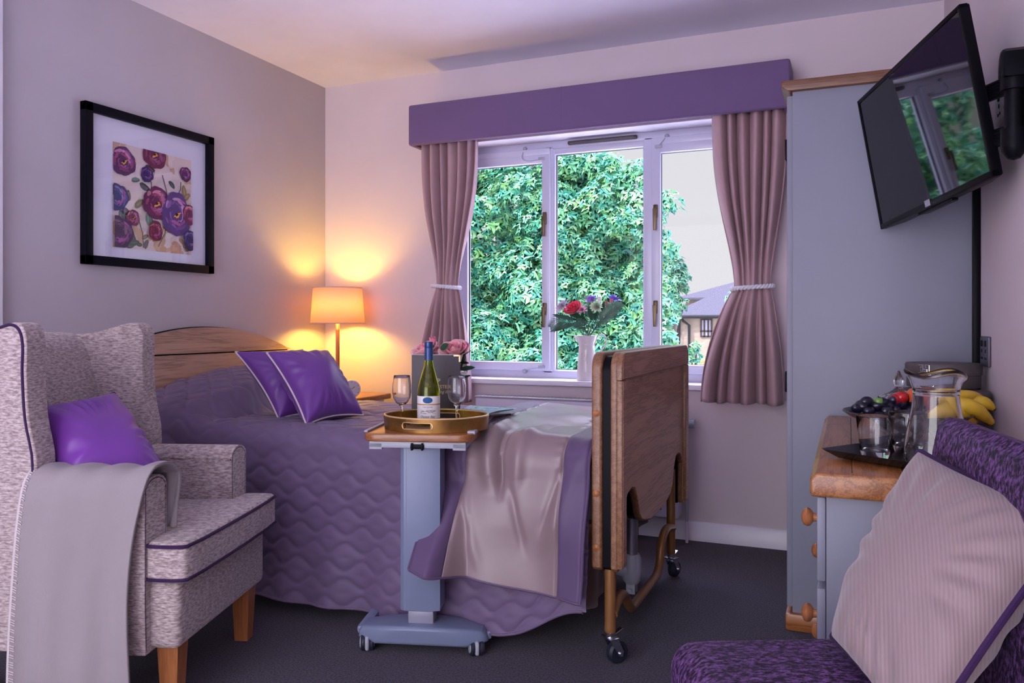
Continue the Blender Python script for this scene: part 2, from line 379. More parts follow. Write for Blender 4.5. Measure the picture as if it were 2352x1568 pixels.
def restrict(a, b_, sag, name='restrictor_cable'):
    q = M(); a = np.array(a); b_ = np.array(b_)
    pts = [a+(b_-a)*t+np.array(sag)*4*t*(1-t) for t in np.linspace(0,1,12)]
    q.tube(pts, .0022, 6); q.ball(a,(.012,.009,.011)); q.box(b_-np.array([.018,.004,.008]), b_+np.array([.018,.004,.008]),.003)
    q.build(name, LIGHTP, win)
restrict((-1.60,3.94,1.968),(-1.50,3.925,1.905),(-.045,-.02,-.035))
restrict((-.835,3.94,1.965),(-.875,3.925,1.915),(.0,-.01,-.004))
restrict((-1.60,3.93,.775),(-1.50,3.925,.80),(.0,-.01,.004))
q = M(); q.box((WX0-.03, YF-.03, WZ0-.022), (WX1+.03, Y0+.01, WZ0+.005), .006); q.build('window_sill', WHITE, win)
q = M(); q.box((WX0-.005,YF+.002,WZ1-.003),(WX1+.005,Y0,WZ1+.0)); q.box((WX0-.001,YF+.002,WZ0),(WX0+.002,Y0,WZ1)); q.box((WX1-.002,YF+.002,WZ0),(WX1+.001,Y0,WZ1))
q.build('reveal', WHITE, win)

# ------------------------------------------------------------------ pelmet and curtains
PX0, PX1, PY = -2.129, -.232, 3.61
pel = M().box((PX0,PY,1.963),(PX1,PY+.03,2.176),.012,3).box((PX0,PY+.02,1.963),(PX0+.03,YF-.001,2.176),.01).box((PX1-.03,PY+.02,1.963),(PX1,YF-.001,2.176),.01)
pel.box((PX0+.02,PY+.02,2.15),(PX1-.02,YF-.001,2.17))
pel.box((-1.2785,PY-.0012,1.965),(-1.2765,PY+.002,2.174))
tag(pel.build('pelmet', PELM), 'long purple padded pelmet board above the window', 'pelmet')
def curtain(side, label, X, zt, zb, ztie, yc, seed, rope_label):
    # X: dict of (x0,x1) at top / tie / bottom
    t = thing('curtain', label, 'curtain', ((X['tie'][0]+X['tie'][1])/2, yc, zb), group='curtains at the window')
    nu, nv = 220, 70; A = np.zeros((nv, nu, 3)); nf = 6.5
    for j in range(nv):
        v = j/(nv-1); z = zt+(zb-zt)*v; vt = (zt-ztie)/(zt-zb)
        if v < vt:
            k = (v/vt); k = sst(0,1,k**1.5); x0 = X['top'][0]+(X['tie'][0]-X['top'][0])*k; x1 = X['top'][1]+(X['tie'][1]-X['top'][1])*(k if side>0 else k)
        else:
            k = ((v-vt)/(1-vt)); k = math.sin(k*PI/2)**.85; x0 = X['tie'][0]+(X['bot'][0]-X['tie'][0])*k; x1 = X['tie'][1]+(X['bot'][1]-X['tie'][1])*k
        dist = abs(v-vt); amp = .030*sst(0,.3,dist)+.007; 
        for i in range(nu):
            u = i/(nu-1)
            uu = u + .022*math.sin(6.3*u*2.3+seed)*(1-.6*v) + .01*math.sin(25*u+seed*3)
            ph = 2*PI*nf*(uu) + .5*math.sin(4*v+seed+5*u)
            pinch = (1-sst(0,.22,dist))
            y = yc + amp*math.sin(ph) + .010*math.sin(2*PI*2.3*u+seed+2*v) + .006*math.sin(ph*2+1)*(1-pinch)
            y -= pinch*.035*math.sin(PI*u)
            x = x0+(x1-x0)*u + .35*amp*math.cos(ph)*((x1-x0)/.32)*.5
            A[j,i] = (x, y, z+ (0.004*math.sin(ph*.5) if j==nv-1 else 0))
    M().grid(A).build('cloth', CURT, t, world=True, sharp=180, thick=.004)
    q = M(); cx = (X['tie'][0]+X['tie'][1])/2; rx = (X['tie'][1]-X['tie'][0])/2+.010
    for s_ in range(2):
        pts = []
        for i in range(120):
            a = 2*PI*i/120; tw = 2*PI*16*i/120+s_*PI
            r_ = .0052
            pts.append((cx+(rx+r_*math.cos(tw))*math.cos(a), yc-.018+(.048+r_*math.cos(tw))*math.sin(a), ztie+r_*math.sin(tw)+.006*math.cos(a)*side))
        q.tube(pts, .0065, 8, closed=True)
    tag(q.build('tieback', ROPE, t, world=True), 'white twisted rope tieback')
curtain(-1, 'taupe tied-back curtain at the left of the window, nearer the bedside lamp', dict(top=(-2.105,-1.77), tie=(-2.01,-1.875), bot=(-2.14,-1.80)), 1.99, .62, 1.222, 3.70, .4, '')
curtain(1, 'taupe tied-back curtain at the right of the window, beside the wardrobe', dict(top=(-.585,-.245), tie=(-.478,-.318), bot=(-.635,-.262)), 1.99, .668, 1.19, 3.70, 2.1, '')

# ------------------------------------------------------------------ radiator
t = thing('radiator', 'white panel radiator below the window behind the bed', 'radiator', (-1.25, 3.76, .12))
q = M(); q.box((-1.78,3.70,.12),(-.73,3.795,.648),.006); q.build('panel', RAD, t, world=True)
q = M(); q.box((-1.785,3.698,.646),(-.725,3.797,.656),.002)
for i in range(50): q.box((-1.76+i*.0205,3.715,.6555),(-1.752+i*.0205,3.785,.658))
q.build('grille', plain('grille_grey',(.35,.34,.36),.5), t, world=True)
q = M(); q.cyl((-.73,3.745,.56),(-.665,3.745,.56),.02,20); q.cyl((-.70,3.745,.56),(-.70,3.745,.10),.007)
for k in range(5): q.cyl((-.69+k*.006,3.745,.56),(-.687+k*.006,3.745,.56),.0225,20)
q.build('thermostat_valve', LIGHTP, t, world=True)
M().cyl((-.70,3.745,.0),(-.70,3.745,.12),.007,8).build('pipe', RAD, t, world=True)
M().tube([(-1.80,3.745,.0),(-1.80,3.745,.16),(-1.76,3.745,.16)],.007,8).build('pipe', RAD, t, world=True)

# ------------------------------------------------------------------ wardrobe
WF, WY = -.174, 2.82
t = thing('wardrobe', 'tall pale grey wardrobe with oak cornice and plinth behind the chest', 'wardrobe', (.1, 3.3, 0))
M().box((WF,WY,.05),(XR-.02,YF-.035,1.815),.002).build('body', CAB, t, world=True)
q = M(); q.prism([(WF-.035,1.842),(WF-.035,1.822),(WF-.012,1.806),(XR-.003,1.806),(XR-.003,1.842)],1,WY-.02,YF-.03,.003); q.build('cornice', OAKX, t, world=True)
q = M(); q.box((WF-.022,WY-.02,0),(XR-.02,YF-.035,.058),.008); q.build('plinth', OAK, t, world=True)
for a, b_ in ((WY+.004, 3.30), (3.305, YF-.04)):
    d_ = M().box((WF-.018,a,.075),(WF+.001,b_,1.795),.002).build('door', CAB, t, world=True)
    for z in (.83,1.62):
        M().box((WF-.026,a+.02,z-.035),(WF-.017,a+.05,z+.035),.003).build('hinge', BLACK, d_, world=True)
tag(M().box((XR-.02,2.79,.3),(XR-.001,2.818,1.48),.003).build('cable_trunking', BLACK), 'black vertical cable trunking in the corner beside the wardrobe', 'cable trunking')

# ------------------------------------------------------------------ chest of drawers
CX, CY0, CY1, CZ = -.072, 1.705, 2.80, .726
t = thing('chest_of_drawers', 'pale grey chest of drawers with thick oak top holding fruit and glasses', 'chest of drawers', (.15, 2.25, 0))
q = M(); q.prism([(CX+.004,CZ-.048),(CX,CZ-.042),(CX,CZ-.012),(CX+.012,CZ),(XR-.004,CZ),(XR-.004,CZ-.048)],1,CY0,CY1,.006); q.build('top', OAKY, t, world=True)
q = M()
for x in (.005, .10, .2, .3): q.box((x,CY0+.03,CZ-.002),(x+.002,CY1-.03,CZ+.0004))
q.build('plank_groove', plain('groove',(.06,.02,.008),.7), t, world=True)
M().box((-.042,CY0+.03,.0),(XR-.006,CY1-.01,CZ-.048)).build('carcass', CAB, t, world=True)
KN = BEECH
for (z0, z1) in ((.50,.672),(.25,.485),(.03,.235)):
    for (a, b_) in ((CY0+.032, CY1-.012),):
        d_ = M().box((-.060,a,z0),(-.043,b_,z1),.003).build('drawer', CAB, t, world=True)
        for y in (1.93, 2.47):
            zz = (z0+z1)/2 - (.0 if z0 > .4 else 0)
            k = M(); k.lathe([(.0,0),(.010,.0),(.009,.008),(.010,.014),(.019,.020),(.0215,.027),(.018,.034),(.008,.039),(.0,.040)], n=20,
                mat=Matrix.Translation((-.060,y,zz)) @ Matrix.Rotation(-PI/2,4,'Y')); k.build('knob', KN, d_, world=True)
        if z0 > .4:
            k = M(); k.cyl((-.061,2.2,.64),(-.066,2.2,.64),.009,14); k.build('lock', CHROME, d_, world=True)

# ------------------------------------------------------------------ picture on the left wall
PY0, PY1, PZ0, PZ1 = 2.212, 2.900, 1.265, 1.909
t = thing('framed_picture', 'black framed floral print with wide white mount on the left wall', 'picture', (XL, (PY0+PY1)/2, PZ0))
q = M(); fw = .036
for (a, b_) in (((PY0,PZ0),(PY0+fw,PZ1)),((PY1-fw,PZ0),(PY1,PZ1)),((PY0,PZ0),(PY1,PZ0+fw)),((PY0,PZ1-fw),(PY1,PZ1))):
    q.box((XL+.002,a[0],a[1]),(XL+.034,b_[0],b_[1]),.002)
q.build('frame', FRAMEB, t, world=True)
M().box((XL+.004,PY0+.02,PZ0+.02),(XL+.012,PY1-.02,PZ1-.02)).build('mount', plain('mount_card',(.70,.70,.84),.8), t, world=True)
q = M(); ay0, ay1, az0, az1 = 2.355, 2.777, 1.345, 1.779
lay = [XL+.0125]
def blob(cy, cz, ry, rz_, col, n=26, wob=.12, sd=0, rot=0, inner=None):
    lay[0] += .000018
    pts = []
    for i in range(n):
        a = 2*PI*i/n; r_ = 1+wob*math.sin(3*a+sd)+wob*.7*math.sin(7*a+sd*2)+wob*.3*math.sin(13*a+sd)
        y = ry*r_*math.cos(a); z = rz_*r_*math.sin(a)
        y, z = y*math.cos(rot)-z*math.sin(rot), y*math.sin(rot)+z*math.cos(rot)
        pts.append((lay[0], min(max(cy+y, ay0), ay1), min(max(cz+z, az0), az1)))
    q.add([(lay[0], min(max(cy,ay0),ay1), min(max(cz,az0),az1))]+pts, [(0,1+i,1+(i+1)%n) for i in range(n)], col)
def U(u, v): return ay0+(ay1-ay0)*u, az0+(az1-az0)*v
q.add([(lay[0],ay0,az0),(lay[0],ay1,az0),(lay[0],ay1,az1),(lay[0],ay0,az1)],[(0,1,2,3)],(.70,.58,.56))
R2 = random.Random(5)
def strokes(n, c0, spread, r0, u0=0, u1=1, v0=0, v1=1):
    for _ in range(n):
        cy, cz = U(R2.uniform(u0,u1), R2.uniform(v0,v1)); k = R2.uniform(-spread,spread)
        blob(cy, cz, R2.uniform(.5,1)*r0, R2.uniform(.3,.8)*r0, tuple(max(0,min(1,c+k)) for c in c0), 12, .25, R2.random()*6, R2.random()*3)
strokes(40,(.66,.55,.55),.10,.05); strokes(18,(.60,.36,.22),.08,.04,0,1,0,.25); strokes(10,(.55,.38,.28),.06,.03,0,1,.75,1)
def line(u0,v0,u1,v1,w_=.0022,col=(.06,.03,.03)):
    lay[0] += .00002; a = np.array(U(u0,v0)); b_ = np.array(U(u1,v1)); d_ = b_-a; n_ = np.array([-d_[1],d_[0]])/np.linalg.norm(d_)*w_; mid = (a+b_)/2+n_*4
    P_ = [a+n_,mid+n_,b_+n_,b_-n_,mid-n_,a-n_]; q.add([(lay[0],*p) for p in P_],[(0,1,4,5),(1,2,3,4)],col)
def flower(u, v, r_, base=(.30,.06,.16), dark=(.10,.03,.12), light=(.55,.22,.40), gold=True, sq=1.):
    cy, cz = U(u, v)
    blob(cy,cz,r_*.93,r_*.93*sq,dark,36,.05,u*20)
    for i in range(46):
        a = i*2.4+R2.uniform(-.3,.3); t_ = 1-i/50; k = R2.uniform(.75,1.2); c = tuple(min(1,x*k) for x in [base,light,dark,(.34,.10,.30),base][i%5]); rr = r_*t_
        blob(cy+.74*rr*math.cos(a),cz+.74*rr*sq*math.sin(a),r_*R2.uniform(.16,.36)*(.4+.6*t_),r_*R2.uniform(.05,.13)*(.4+.6*t_),c,14,.10,i,a+PI/2+R2.uniform(-.3,.3))
    blob(cy,cz,r_*.36,r_*.30*sq,dark,16,.15,3)
    if gold:
        blob(cy+r_*.05,cz-r_*.05,r_*.22,r_*.10,(.80,.36,.04),12,.3,u*9,.6); blob(cy,cz,r_*.10,r_*.08,(.02,.01,.03),10,.1,1)
def leaf_(u, v, r_, a, col): cy, cz = U(u,v); blob(cy,cz,r_,r_*.5,col,14,.06,u*9,a); blob(cy,cz,r_*.6,r_*.12,tuple(min(1,c*1.7) for c in col),10,.1,1,a)
for i in range(30):
    leaf_(R2.random(), R2.random(), R2.uniform(.018,.032), R2.random()*3, [(.05,.06,.05),(.16,.12,.06),(.10,.16,.13),(.30,.22,.12),(.09,.05,.07)][i%5])
line(.60,.78,.68,.45); line(.30,.3,.36,.02); line(.42,.75,.46,.6); line(.85,.75,.80,.6); line(.68,.35,.55,.05)
flower(.12,.83,.065); flower(.50,.97,.068,(.26,.05,.12),(.14,.02,.07),(.36,.12,.22)); flower(.91,.84,.036,(.22,.04,.18),(.07,.02,.09),(.42,.12,.36),False)
flower(.40,.75,.036,(.09,.03,.20),(.03,.02,.10),(.20,.06,.30),False); flower(.04,.48,.06,(.12,.12,.30),(.06,.06,.18),(.26,.24,.45),False)
flower(.52,.48,.078,(.33,.06,.15),(.12,.02,.09),(.50,.20,.30)); flower(.78,.40,.088,(.22,.10,.32),(.10,.05,.20),(.48,.28,.52),True,1.2)
flower(.97,.42,.05,(.34,.07,.16),(.14,.03,.09),(.5,.2,.28),False); flower(.22,.30,.036,(.34,.10,.18),(.16,.04,.09),(.5,.26,.34)); flower(.50,.20,.04,(.32,.05,.10),(.15,.02,.06),(.45,.14,.16),False,1.2)
flower(.05,.14,.075,(.16,.09,.16),(.09,.05,.11),(.22,.14,.22),False); flower(.97,.15,.05,(.08,.06,.22),(.04,.03,.12),(.20,.16,.4),False)
q.build('print', VC, t, world=True, col=True, sharp=0)
M().box((XL+.0155,PY0+.03,PZ0+.03),(XL+.0175,PY1-.03,PZ1-.03)).build('glazing', PICG, t, world=True)
# ------------------------------------------------------------------ bed
BX0, BX1, BYN, BYF, BZ = -2.70, -.725, 2.30, 3.28, .640
bed = thing('profiling_bed', 'adjustable care bed with arched oak headboard and folded foot panel', 'bed', (-1.7, 2.8, 0))
def arch(y0, y1, zb, zs, zt, n=28, rc=.06):
    p = [(y0, zb), (y1, zb)]
    for i in range(7):
        a = i/6*PI/2; p.append((y1-rc+rc*math.cos(a), zs-rc+rc*math.sin(a)))
    for i in range(1, n):
        u = i/n; y = y1-rc-(y1-y0-2*rc)*u; p.append((y, zs+(zt-zs)*math.sin(PI*u)**.85))
    for i in range(7):
        a = PI/2+i/6*PI/2; p.append((y0+rc+rc*math.cos(a), zs-rc+rc*math.sin(a)))
    return p
full = arch(2.20, 3.425, .30, .905, 1.012)
gz = .893
up = [p for p in full if p[1] > gz+.003]; up = [(up[0][0]+.0, gz+.003)] + up + [(up[-1][0], gz+.003)]
lo = [(2.20,.30),(3.425,.30),(3.425,gz-.003),(2.20,gz-.003)]
q = M(); q.prism(up, 0, -2.742, -2.715, .005); q.build('headboard_rail', OAKBED, bed, world=True)
q = M(); q.prism(lo, 0, -2.742, -2.715, .003); q.build('headboard', OAKBED, bed, world=True)
q = M(); q.prism([(y, z+.004) for y, z in full], 0, -2.758, -2.742, .004); tag(q.build('headboard_backing', BLACK, bed, world=True), 'thin black edge behind the headboard')
# foot panel
def foot(y0, y1, zt, rc=.05):
    half = [(y0,.300),(y0+.012,.290),(y0+.045,.290),(y0+.055,.305),(y0+.055,.455),(y0+.10,.498),(y0+.155,.510),(y0+.20,.500),(y0+.235,.465),(y0+.265,.405),(y0+.30,.378),(y0+.345,.366),(y0+.42,.353)]
    # outline: rises, peaks, drops to the point
    p = list(half); yc = y0+y1
    p += [(yc-y, z) for y, z in half[::-1]]
    for i in range(9): a = i/8*PI/2; p.append((y1-rc+rc*math.cos(a), zt-rc+rc*math.sin(a)))
    for i in range(9): a = PI/2+i/8*PI/2; p.append((y0+rc+rc*math.cos(a), zt-rc+rc*math.sin(a)))
    return p
fo = foot(2.275, 3.325, .942)
fo2 = foot(2.285, 3.315, .930)
M().prism(fo, 0, -.710, -.677, .008).build('inner_foot_panel', OAKEDGE_DIM, bed, world=True)
M().prism(fo2, 0, -.6775, -.6505).build('guard_rail_slot', BLACK, bed, world=True)
M().prism(fo, 0, -.651, -.628, .006).build('foot_panel', OAKEDGE_DIM, bed, world=True)
fi = [(y+(.007 if y < 2.5 else -.007 if y > 3.1 else 0), z+.006 if z < .7 else z-.006) for y, z in fo]
M().prism(fi, 0, -.6285, -.6265).build('panel_face', OAKFOOT_LIFT, bed, world=True)  # thin overlay for the lightened oak, so the board edges stay darker
rim = M()
for a, b_ in (((2.276,.300),(2.325,.859)),((3.265,.300),(3.324,.859))): rim.box((-.634,a[0],a[1]),(-.614,b_[0],b_[1]),.004)
pts = [(2.276,.86)]+[(3.324-.0,.86)]
for i in range(9): a = i/8*PI/2; pts.append((3.324-.05+.05*math.cos(a), .941-.05+.05*math.sin(a)))
for i in range(9): a = PI/2+i/8*PI/2; pts.append((2.276+.05+.05*math.cos(a), .941-.05+.05*math.sin(a)))
rim.prism(pts, 0, -.634, -.614, .004); rm_ = rim.build('foot_panel_rim', OAKEDGE_DIM, bed, world=True)
rim = M().box((-.6145,2.281,.306),(-.6132,2.321,.855)).box((-.6145,3.27,.306),(-.6132,3.32,.855)).prism([(2.8+(y-2.8)*.99, .90+(z-.90)*.9) for y, z in pts], 0, -.6145, -.6132)
rim.build('rim_face', OAKFOOT_LIFT, rm_, world=True)  # lightened overlay on the rim, offsetting its grazing light
for z in (.76,.52,.36):
    M().lathe([(0,0),(.010,0),(.010,.003),(.006,.006),(0,.007)],n=16,mat=Matrix.Translation((-.694,2.2755,z))@Matrix.Rotation(PI/2,4,'X')).build('wooden_plug', BEECH, bed, world=True)
for y in (2.315, 3.20):
    lg = M().cyl((-.662,y,.105),(-.662,y,.44),.0175,24).lathe([(.0,0),(.016,0),(.0185,.006),(.0175,.02)],center=(-.662,y,.098),n=24).build('leg', BRASSP, bed, world=True)
def caster(parent, x, y, R_=.034, rz=.5, top=.105):
    m4 = Matrix.Translation((x,y,0)) @ Matrix.Rotation(rz,4,'Z')
    q = M(); q.cyl((0,0,top-.022),(0,0,top),.016,18,mat=m4)
    q.box((-.018,-.026,top-.026),(.016,.026,top-.020),.002,mat=m4)
    for s_ in (-1,1): q.prism([(-.016,top-.022),(.014,top-.022),(.036,R_+.004),(.030,R_-.010),(.018,R_-.006)],1,s_*.019-.0015,s_*.019+.0015,mat=m4)
    q.cyl((.024,-.026,R_),(.024,.026,R_),.006,10,mat=m4)
    q.prism([(.0,top-.02),(.03,top-.016),(.044,top-.004),(.04,top-.001),(.02,top-.010)],1,-.008,.008,.001,mat=m4)
    c_ = q.build('caster', CHROME, parent, world=True)
    q = M(); pr = [(0,-.013),(R_*.5,-.013),(R_-.007,-.014),(R_,-.008),(R_,.008),(R_-.007,.014),(R_*.5,.013),(0,.013)]
    q.lathe(pr, n=32, mat=m4@Matrix.Translation((.024,0,R_))@Matrix.Rotation(PI/2,4,'X')); q.build('wheel', RUBBER, c_, world=True)
caster(bed, -.662, 2.315, rz=.9); caster(bed, -.662, 3.20, rz=1.2)
for y in (2.4,3.2): 
    M().cyl((-2.6,y,.03),(-2.6,y,.5),.0175,12).build('leg', BRASSP, bed, world=True)
def smooth_path(P_, n=8):
    P_ = [np.array(p, float) for p in P_]; out = []
    for i in range(len(P_)-1):
        p0 = P_[max(i-1,0)]; p1 = P_[i]; p2 = P_[i+1]; p3 = P_[min(i+2,len(P_)-1)]
        for k in range(n):
            t = k/n; out.append(.5*((2*p1)+(-p0+p2)*t+(2*p0-5*p1+4*p2-p3)*t*t+(-p0+3*p1-3*p2+p3)*t**3))
    out.append(P_[-1]); return out
bar = [(2.315,.150),(2.36,.172),(2.41,.180),(2.46,.160),(2.51,.115),(2.56,.095),(2.70,.095),(2.85,.095),(2.92,.100),(2.965,.135),(2.99,.19),(3.04,.222),(3.10,.226),(3.20,.205)]
M().tube(smooth_path([(-.655,y,z) for y, z in bar],5), .0155, 16).build('foot_stretcher', BRASSP, bed, world=True)
q = M(); q.cyl((-.70,2.72,.20),(-.70,2.72,.47),.0205,24); q.build('lifting_rod', STEEL, bed, world=True)
q = M(); q.lathe([(.0,0),(.022,0),(.031,.012),(.035,.04),(.033,.09),(.026,.105),(.0,.106)],center=(-.70,2.72,.118),n=24)
q.cyl((-.71,2.72,.168),(-.86,2.72,.195),.034,24); q.box((-.716,2.700,.085),(-.684,2.708,.13),.002).box((-.716,2.732,.085),(-.684,2.740,.13),.002); q.cyl((-.70,2.69,.10),(-.70,2.75,.10),.007,12)
q.build('lifting_motor', LIGHTP, bed, world=True)
M().tube(smooth_path([(-.72,2.68,.235),(-.74,2.64,.24),(-.76,2.62,.225),(-.78,2.60,.25),(-.80,2.55,.24)],5),.004,8).build('motor_cable', BLACK, bed, world=True)
M().box((BX0,2.38,.40),(BX1-.005,3.22,.60),.04,4).build('mattress', plain('mattress_cover',(.3,.3,.35),.8), bed, world=True)
M().box((BX0+.02,2.40,.34),(BX1-.01,3.20,.395),.004).build('bed_base', BRASSP, bed, world=True)
# valance (brown cloth hung round the base)
VAL = plain('valance_cloth',(.13,.065,.05),.85,sheen=.2,bs=(1200,.15))
def drape_strip(pts, z0, z1, n, amp, mat_, name, parent, seed=0, thick=.003, flare=.0):
    P_ = smooth_path([(*p,0) for p in pts], n); L = 0; A = np.zeros((14, len(P_), 3))
    for i, p in enumerate(P_):
        a = P_[max(i-1,0)]; b_ = P_[min(i+1,len(P_)-1)]; t_ = (b_-a)/np.linalg.norm(b_-a); nn = np.array([t_[1],-t_[0],0])
        if i: L += np.linalg.norm(p-P_[i-1])
        for j in range(14):
            v = j/13; A[j,i] = p + nn*((amp*v)*math.sin(L*38+seed+math.sin(L*9))+flare*v) + np.array([0,0,z1+(z0-z1)*v+.01*v*math.sin(L*17+seed)])
    return M().grid(A).build(name, mat_, parent, world=True, sharp=180, thick=thick)
t = thing('valance', 'brown bed valance hanging under the quilt at the foot of the bed', 'valance', (-1.7,2.8,.12))
drape_strip([(-2.6,2.345),(-1.7,2.345),(-.95,2.345),(-.77,2.35)], .13, .5, 14, .008, VAL, 'near_side_panel', t, 1)
drape_strip([(-.77,2.35),(-.765,2.45),(-.765,2.60)], .115, .5, 14, .010, VAL, 'corner_panel', t, 2)
drape_strip([(-.80,3.02),(-.79,3.15),(-.78,3.27)], .19, .5, 10, .012, VAL, 'far_corner_panel', t, 3)
drape_strip([(-2.6,3.25),(-1.7,3.25),(-.80,3.25)], .19, .5, 14, .008, VAL, 'far_side_panel', t, 5)
# quilted bedspread
def bed_path(yn, yf, zh, zt, zfar, n, r=.07):
    P_ = []
    L1 = zt-r-zh
    pts = [(yn-.035, zh), (yn-.012, zh+.25), (yn, zt-r-.04)]
    for i in range(9): a = PI - i/8*PI/2; pts.append((yn+r+r*math.cos(a), zt-r+r*math.sin(a)))
    pts += [(yn+.3, zt+.004), ((yn+yf)/2, zt+.006), (yf-.3, zt+.004)]
    for i in range(9): a = PI/2 - i/8*PI/2; pts.append((yf-r+r*math.cos(a), zt-r+r*math.sin(a)))
    pts += [(yf+.01, zfar)]
    pts = np.array(pts); sgm = np.r_[0, np.cumsum(np.linalg.norm(np.diff(pts,axis=0),axis=1))]
    s_ = np.linspace(0, sgm[-1], n); y = np.interp(s_, sgm, pts[:,0]); z = np.interp(s_, sgm, pts[:,1])
    ty = np.gradient(y); tz = np.gradient(z); l = np.hypot(ty,tz); return s_, y, z, -tz/l, ty/l
def pillow_bump(X, Y):
    b_ = .17*(1-sst(-2.36,-2.24,X+.03*np.sin(Y*9)))*(.75+.25*np.sin((X+2.75)/.5*PI*.5+.6))
    e = sst(2.16,2.92,Y)*(1-sst(3.10,3.32,Y)); return b_*e**.8
nx, ns = 330, 330
s_, py_, pz_, ny_, nz_ = bed_path(BYN, BYF, .055, BZ+.012, .25, ns)
Xg = np.linspace(BX0, BX1+.004, nx)
XX, SS = np.meshgrid(Xg, s_, indexing='ij')
YY = np.tile(py_, (nx,1)); ZZ = np.tile(pz_, (nx,1)); NY = np.tile(ny_, (nx,1)); NZ = np.tile(nz_, (nx,1))
# hem rises towards the foot corner
low = (1-sst(0,.45,SS)); ZZ = ZZ + low*.11*sst(-1.05,-.74,XX)**1.5
side = (SS < .50)
kq = 2*PI/.125; sp = .060
vv = (SS-.02)/sp; qu = np.abs(np.sin(PI*(vv + .27*np.sin(kq*XX)*np.cos(PI*np.round(vv)) )))
puff = qu**.5
plainband = np.exp(-((SS-.53)/.05)**2)
puff = puff*(1-.75*plainband)
P3 = np.stack([XX,YY,ZZ],-1)
wr = nz(P3*np.array([1,1.6,1]), 7, 1)*.008 + nz(P3, 17, 2)*.003
hang = (.016*np.sin(XX*13+1.2*np.sin(XX*5))*low + .010*np.sin(XX*31+2)*low)*(1-.85*sst(-1.45,-1.25,XX))
topw = sst(.55,.7,SS)
disp = .009*puff*(1+.5*(1-sst(-2.4,-2.2,XX))) + wr*(.35+.65*topw) + hang
bmp = pillow_bump(XX,YY)
PX = XX; PYY = YY + NY*disp; PZ = ZZ + NZ*disp + bmp
# pillow side bulges outward over the near edge
nb = (1-sst(-2.36,-2.26,XX))*np.exp(-((SS-.56)/.12)**2); PYY = PYY - .030*nb; PZ = PZ + .015*nb
crease = np.exp(-((XX+2.275+.04*np.sin(YY*7))/.02)**2)*topw; PZ = PZ-.012*crease
t = thing('bedspread', 'mauve quilted bedspread with wavy stitching covering the bed', 'bedspread', (-1.7,2.8,BZ))
M().grid(np.stack([PX,PYY,PZ],-1)).build('quilt', QUILT, t, world=True, sharp=180)
q = M(); k = 1; q.tube([tuple(p) for p in np.stack([PX,PYY,PZ],-1)[::3,0]], .0045, 6); tag(q.build('hem_piping', QUILT, t, world=True))
# runner over the foot of the bed
s2, y2, z2, n2y, n2z = bed_path(BYN-.012, BYF+.012, .215, BZ+.024, .50, 260, .08)
nr = 190; u = np.linspace(0,1,nr)
Lt = s2[-1]; side_end = .43
lx = np.interp(s2, [0,.10,.25,.43,.55,Lt*.85,Lt], [-1.225,-1.232,-1.228,-1.212,-1.20,-1.30,-1.32])
rx = np.interp(s2, [0,.3,.5,Lt], [-.722,-.716,-.716,-.716])
UU, S2 = np.meshgrid(u, s2, indexing='ij'); X2_ = lx[None,:]+(rx-lx)[None,:]*UU
Y2_ = np.tile(y2,(nr,1)); Z2_ = np.tile(z2,(nr,1)); N2Y = np.tile(n2y,(nr,1)); N2Z = np.tile(n2z,(nr,1))
P3 = np.stack([X2_,Y2_,Z2_],-1)
d2 = .024 + nz(P3*np.array([1,1,1.]), 6, 4)*.011 + nz(P3, 15, 6)*.004
def ridge(x0, s0, s1, ang, w_, h):
    c_ = x0+ang*(S2-s0); return h*np.exp(-((X2_-c_)/w_)**2)*sst(s0-.04,s0+.05,S2)*(1-sst(s1-.08,s1+.02,S2))
d2 += ridge(-1.00,.28,.56,-.05,.012,-.018)+ridge(-1.035,.30,.66,-.10,.026,.020)+ridge(-.95,.3,.66,.05,.024,.014)+ridge(-1.10,.14,.40,-.22,.014,-.009)+ridge(-1.06,.05,.30,-.30,.022,.008)
d2 += ridge(-.86,.18,.42,.30,.014,-.007)+ridge(-.83,.16,.50,.36,.03,.009)+ridge(-.92,.12,.32,-.25,.014,-.006)+ridge(-1.13,.22,.40,-.3,.012,-.007)
d2 += .006*np.abs(np.sin(S2*11))*0
hang = (1-sst(0,.4,S2)); d2 += hang*(.02*np.sin(X2_*17+.6)+.012)
seam = np.exp(-((UU-.185)/.012)**2)+np.exp(-((UU-.835)/.012)**2); d2 -= .007*seam
d2 += .0035*np.sin(S2*160+3*np.sin(S2*31))*(np.exp(-((UU-.19)/.03)**2)+np.exp(-((UU-.81)/.03)**2))*sst(.3,.5,S2)
edge = np.minimum(UU,1-UU); d2 -= .006*(1-sst(0,.02,edge))
d2 += .158*(1-sst(.12,.28,UU))*np.clip(1-S2/.30,0,1)**1.15
d2 = np.maximum(d2, .002+.010*(S2>.4))
A = np.stack([X2_, Y2_+N2Y*d2, Z2_+N2Z*d2 - .03*(1-sst(0,.10,S2))*(0)],-1)
A[:, :, 2] += (.055*(1-UU)**2.2-.012*UU)*hang
t = thing('bed_runner', 'champagne satin bed runner with mauve borders across the foot of the bed', 'bed runner', (-1.,2.8,BZ))
i0, i1 = int(.185*nr), int(.835*nr)
M().grid(A[i0:i1+1]).build('satin_panel', SATIN, t, world=True, sharp=180, thick=.004)
M().grid(A[:i0+1]).build('border', RUNB, t, world=True, sharp=180, thick=.004)
M().grid(A[i1:]).build('border', RUNB, t, world=True, sharp=180, thick=.004)
q = M(); q.tube([tuple(p) for p in A[0,::2]], .0042, 6); q.tube([tuple(p) for p in A[-1,::2]], .0042, 6); q.tube([tuple(p) for p in A[::2,0]], .004, 6); q.tube([tuple(p) for p in A[::2,-1]], .004, 6)
q.build('piping', RUNB, t, world=True)

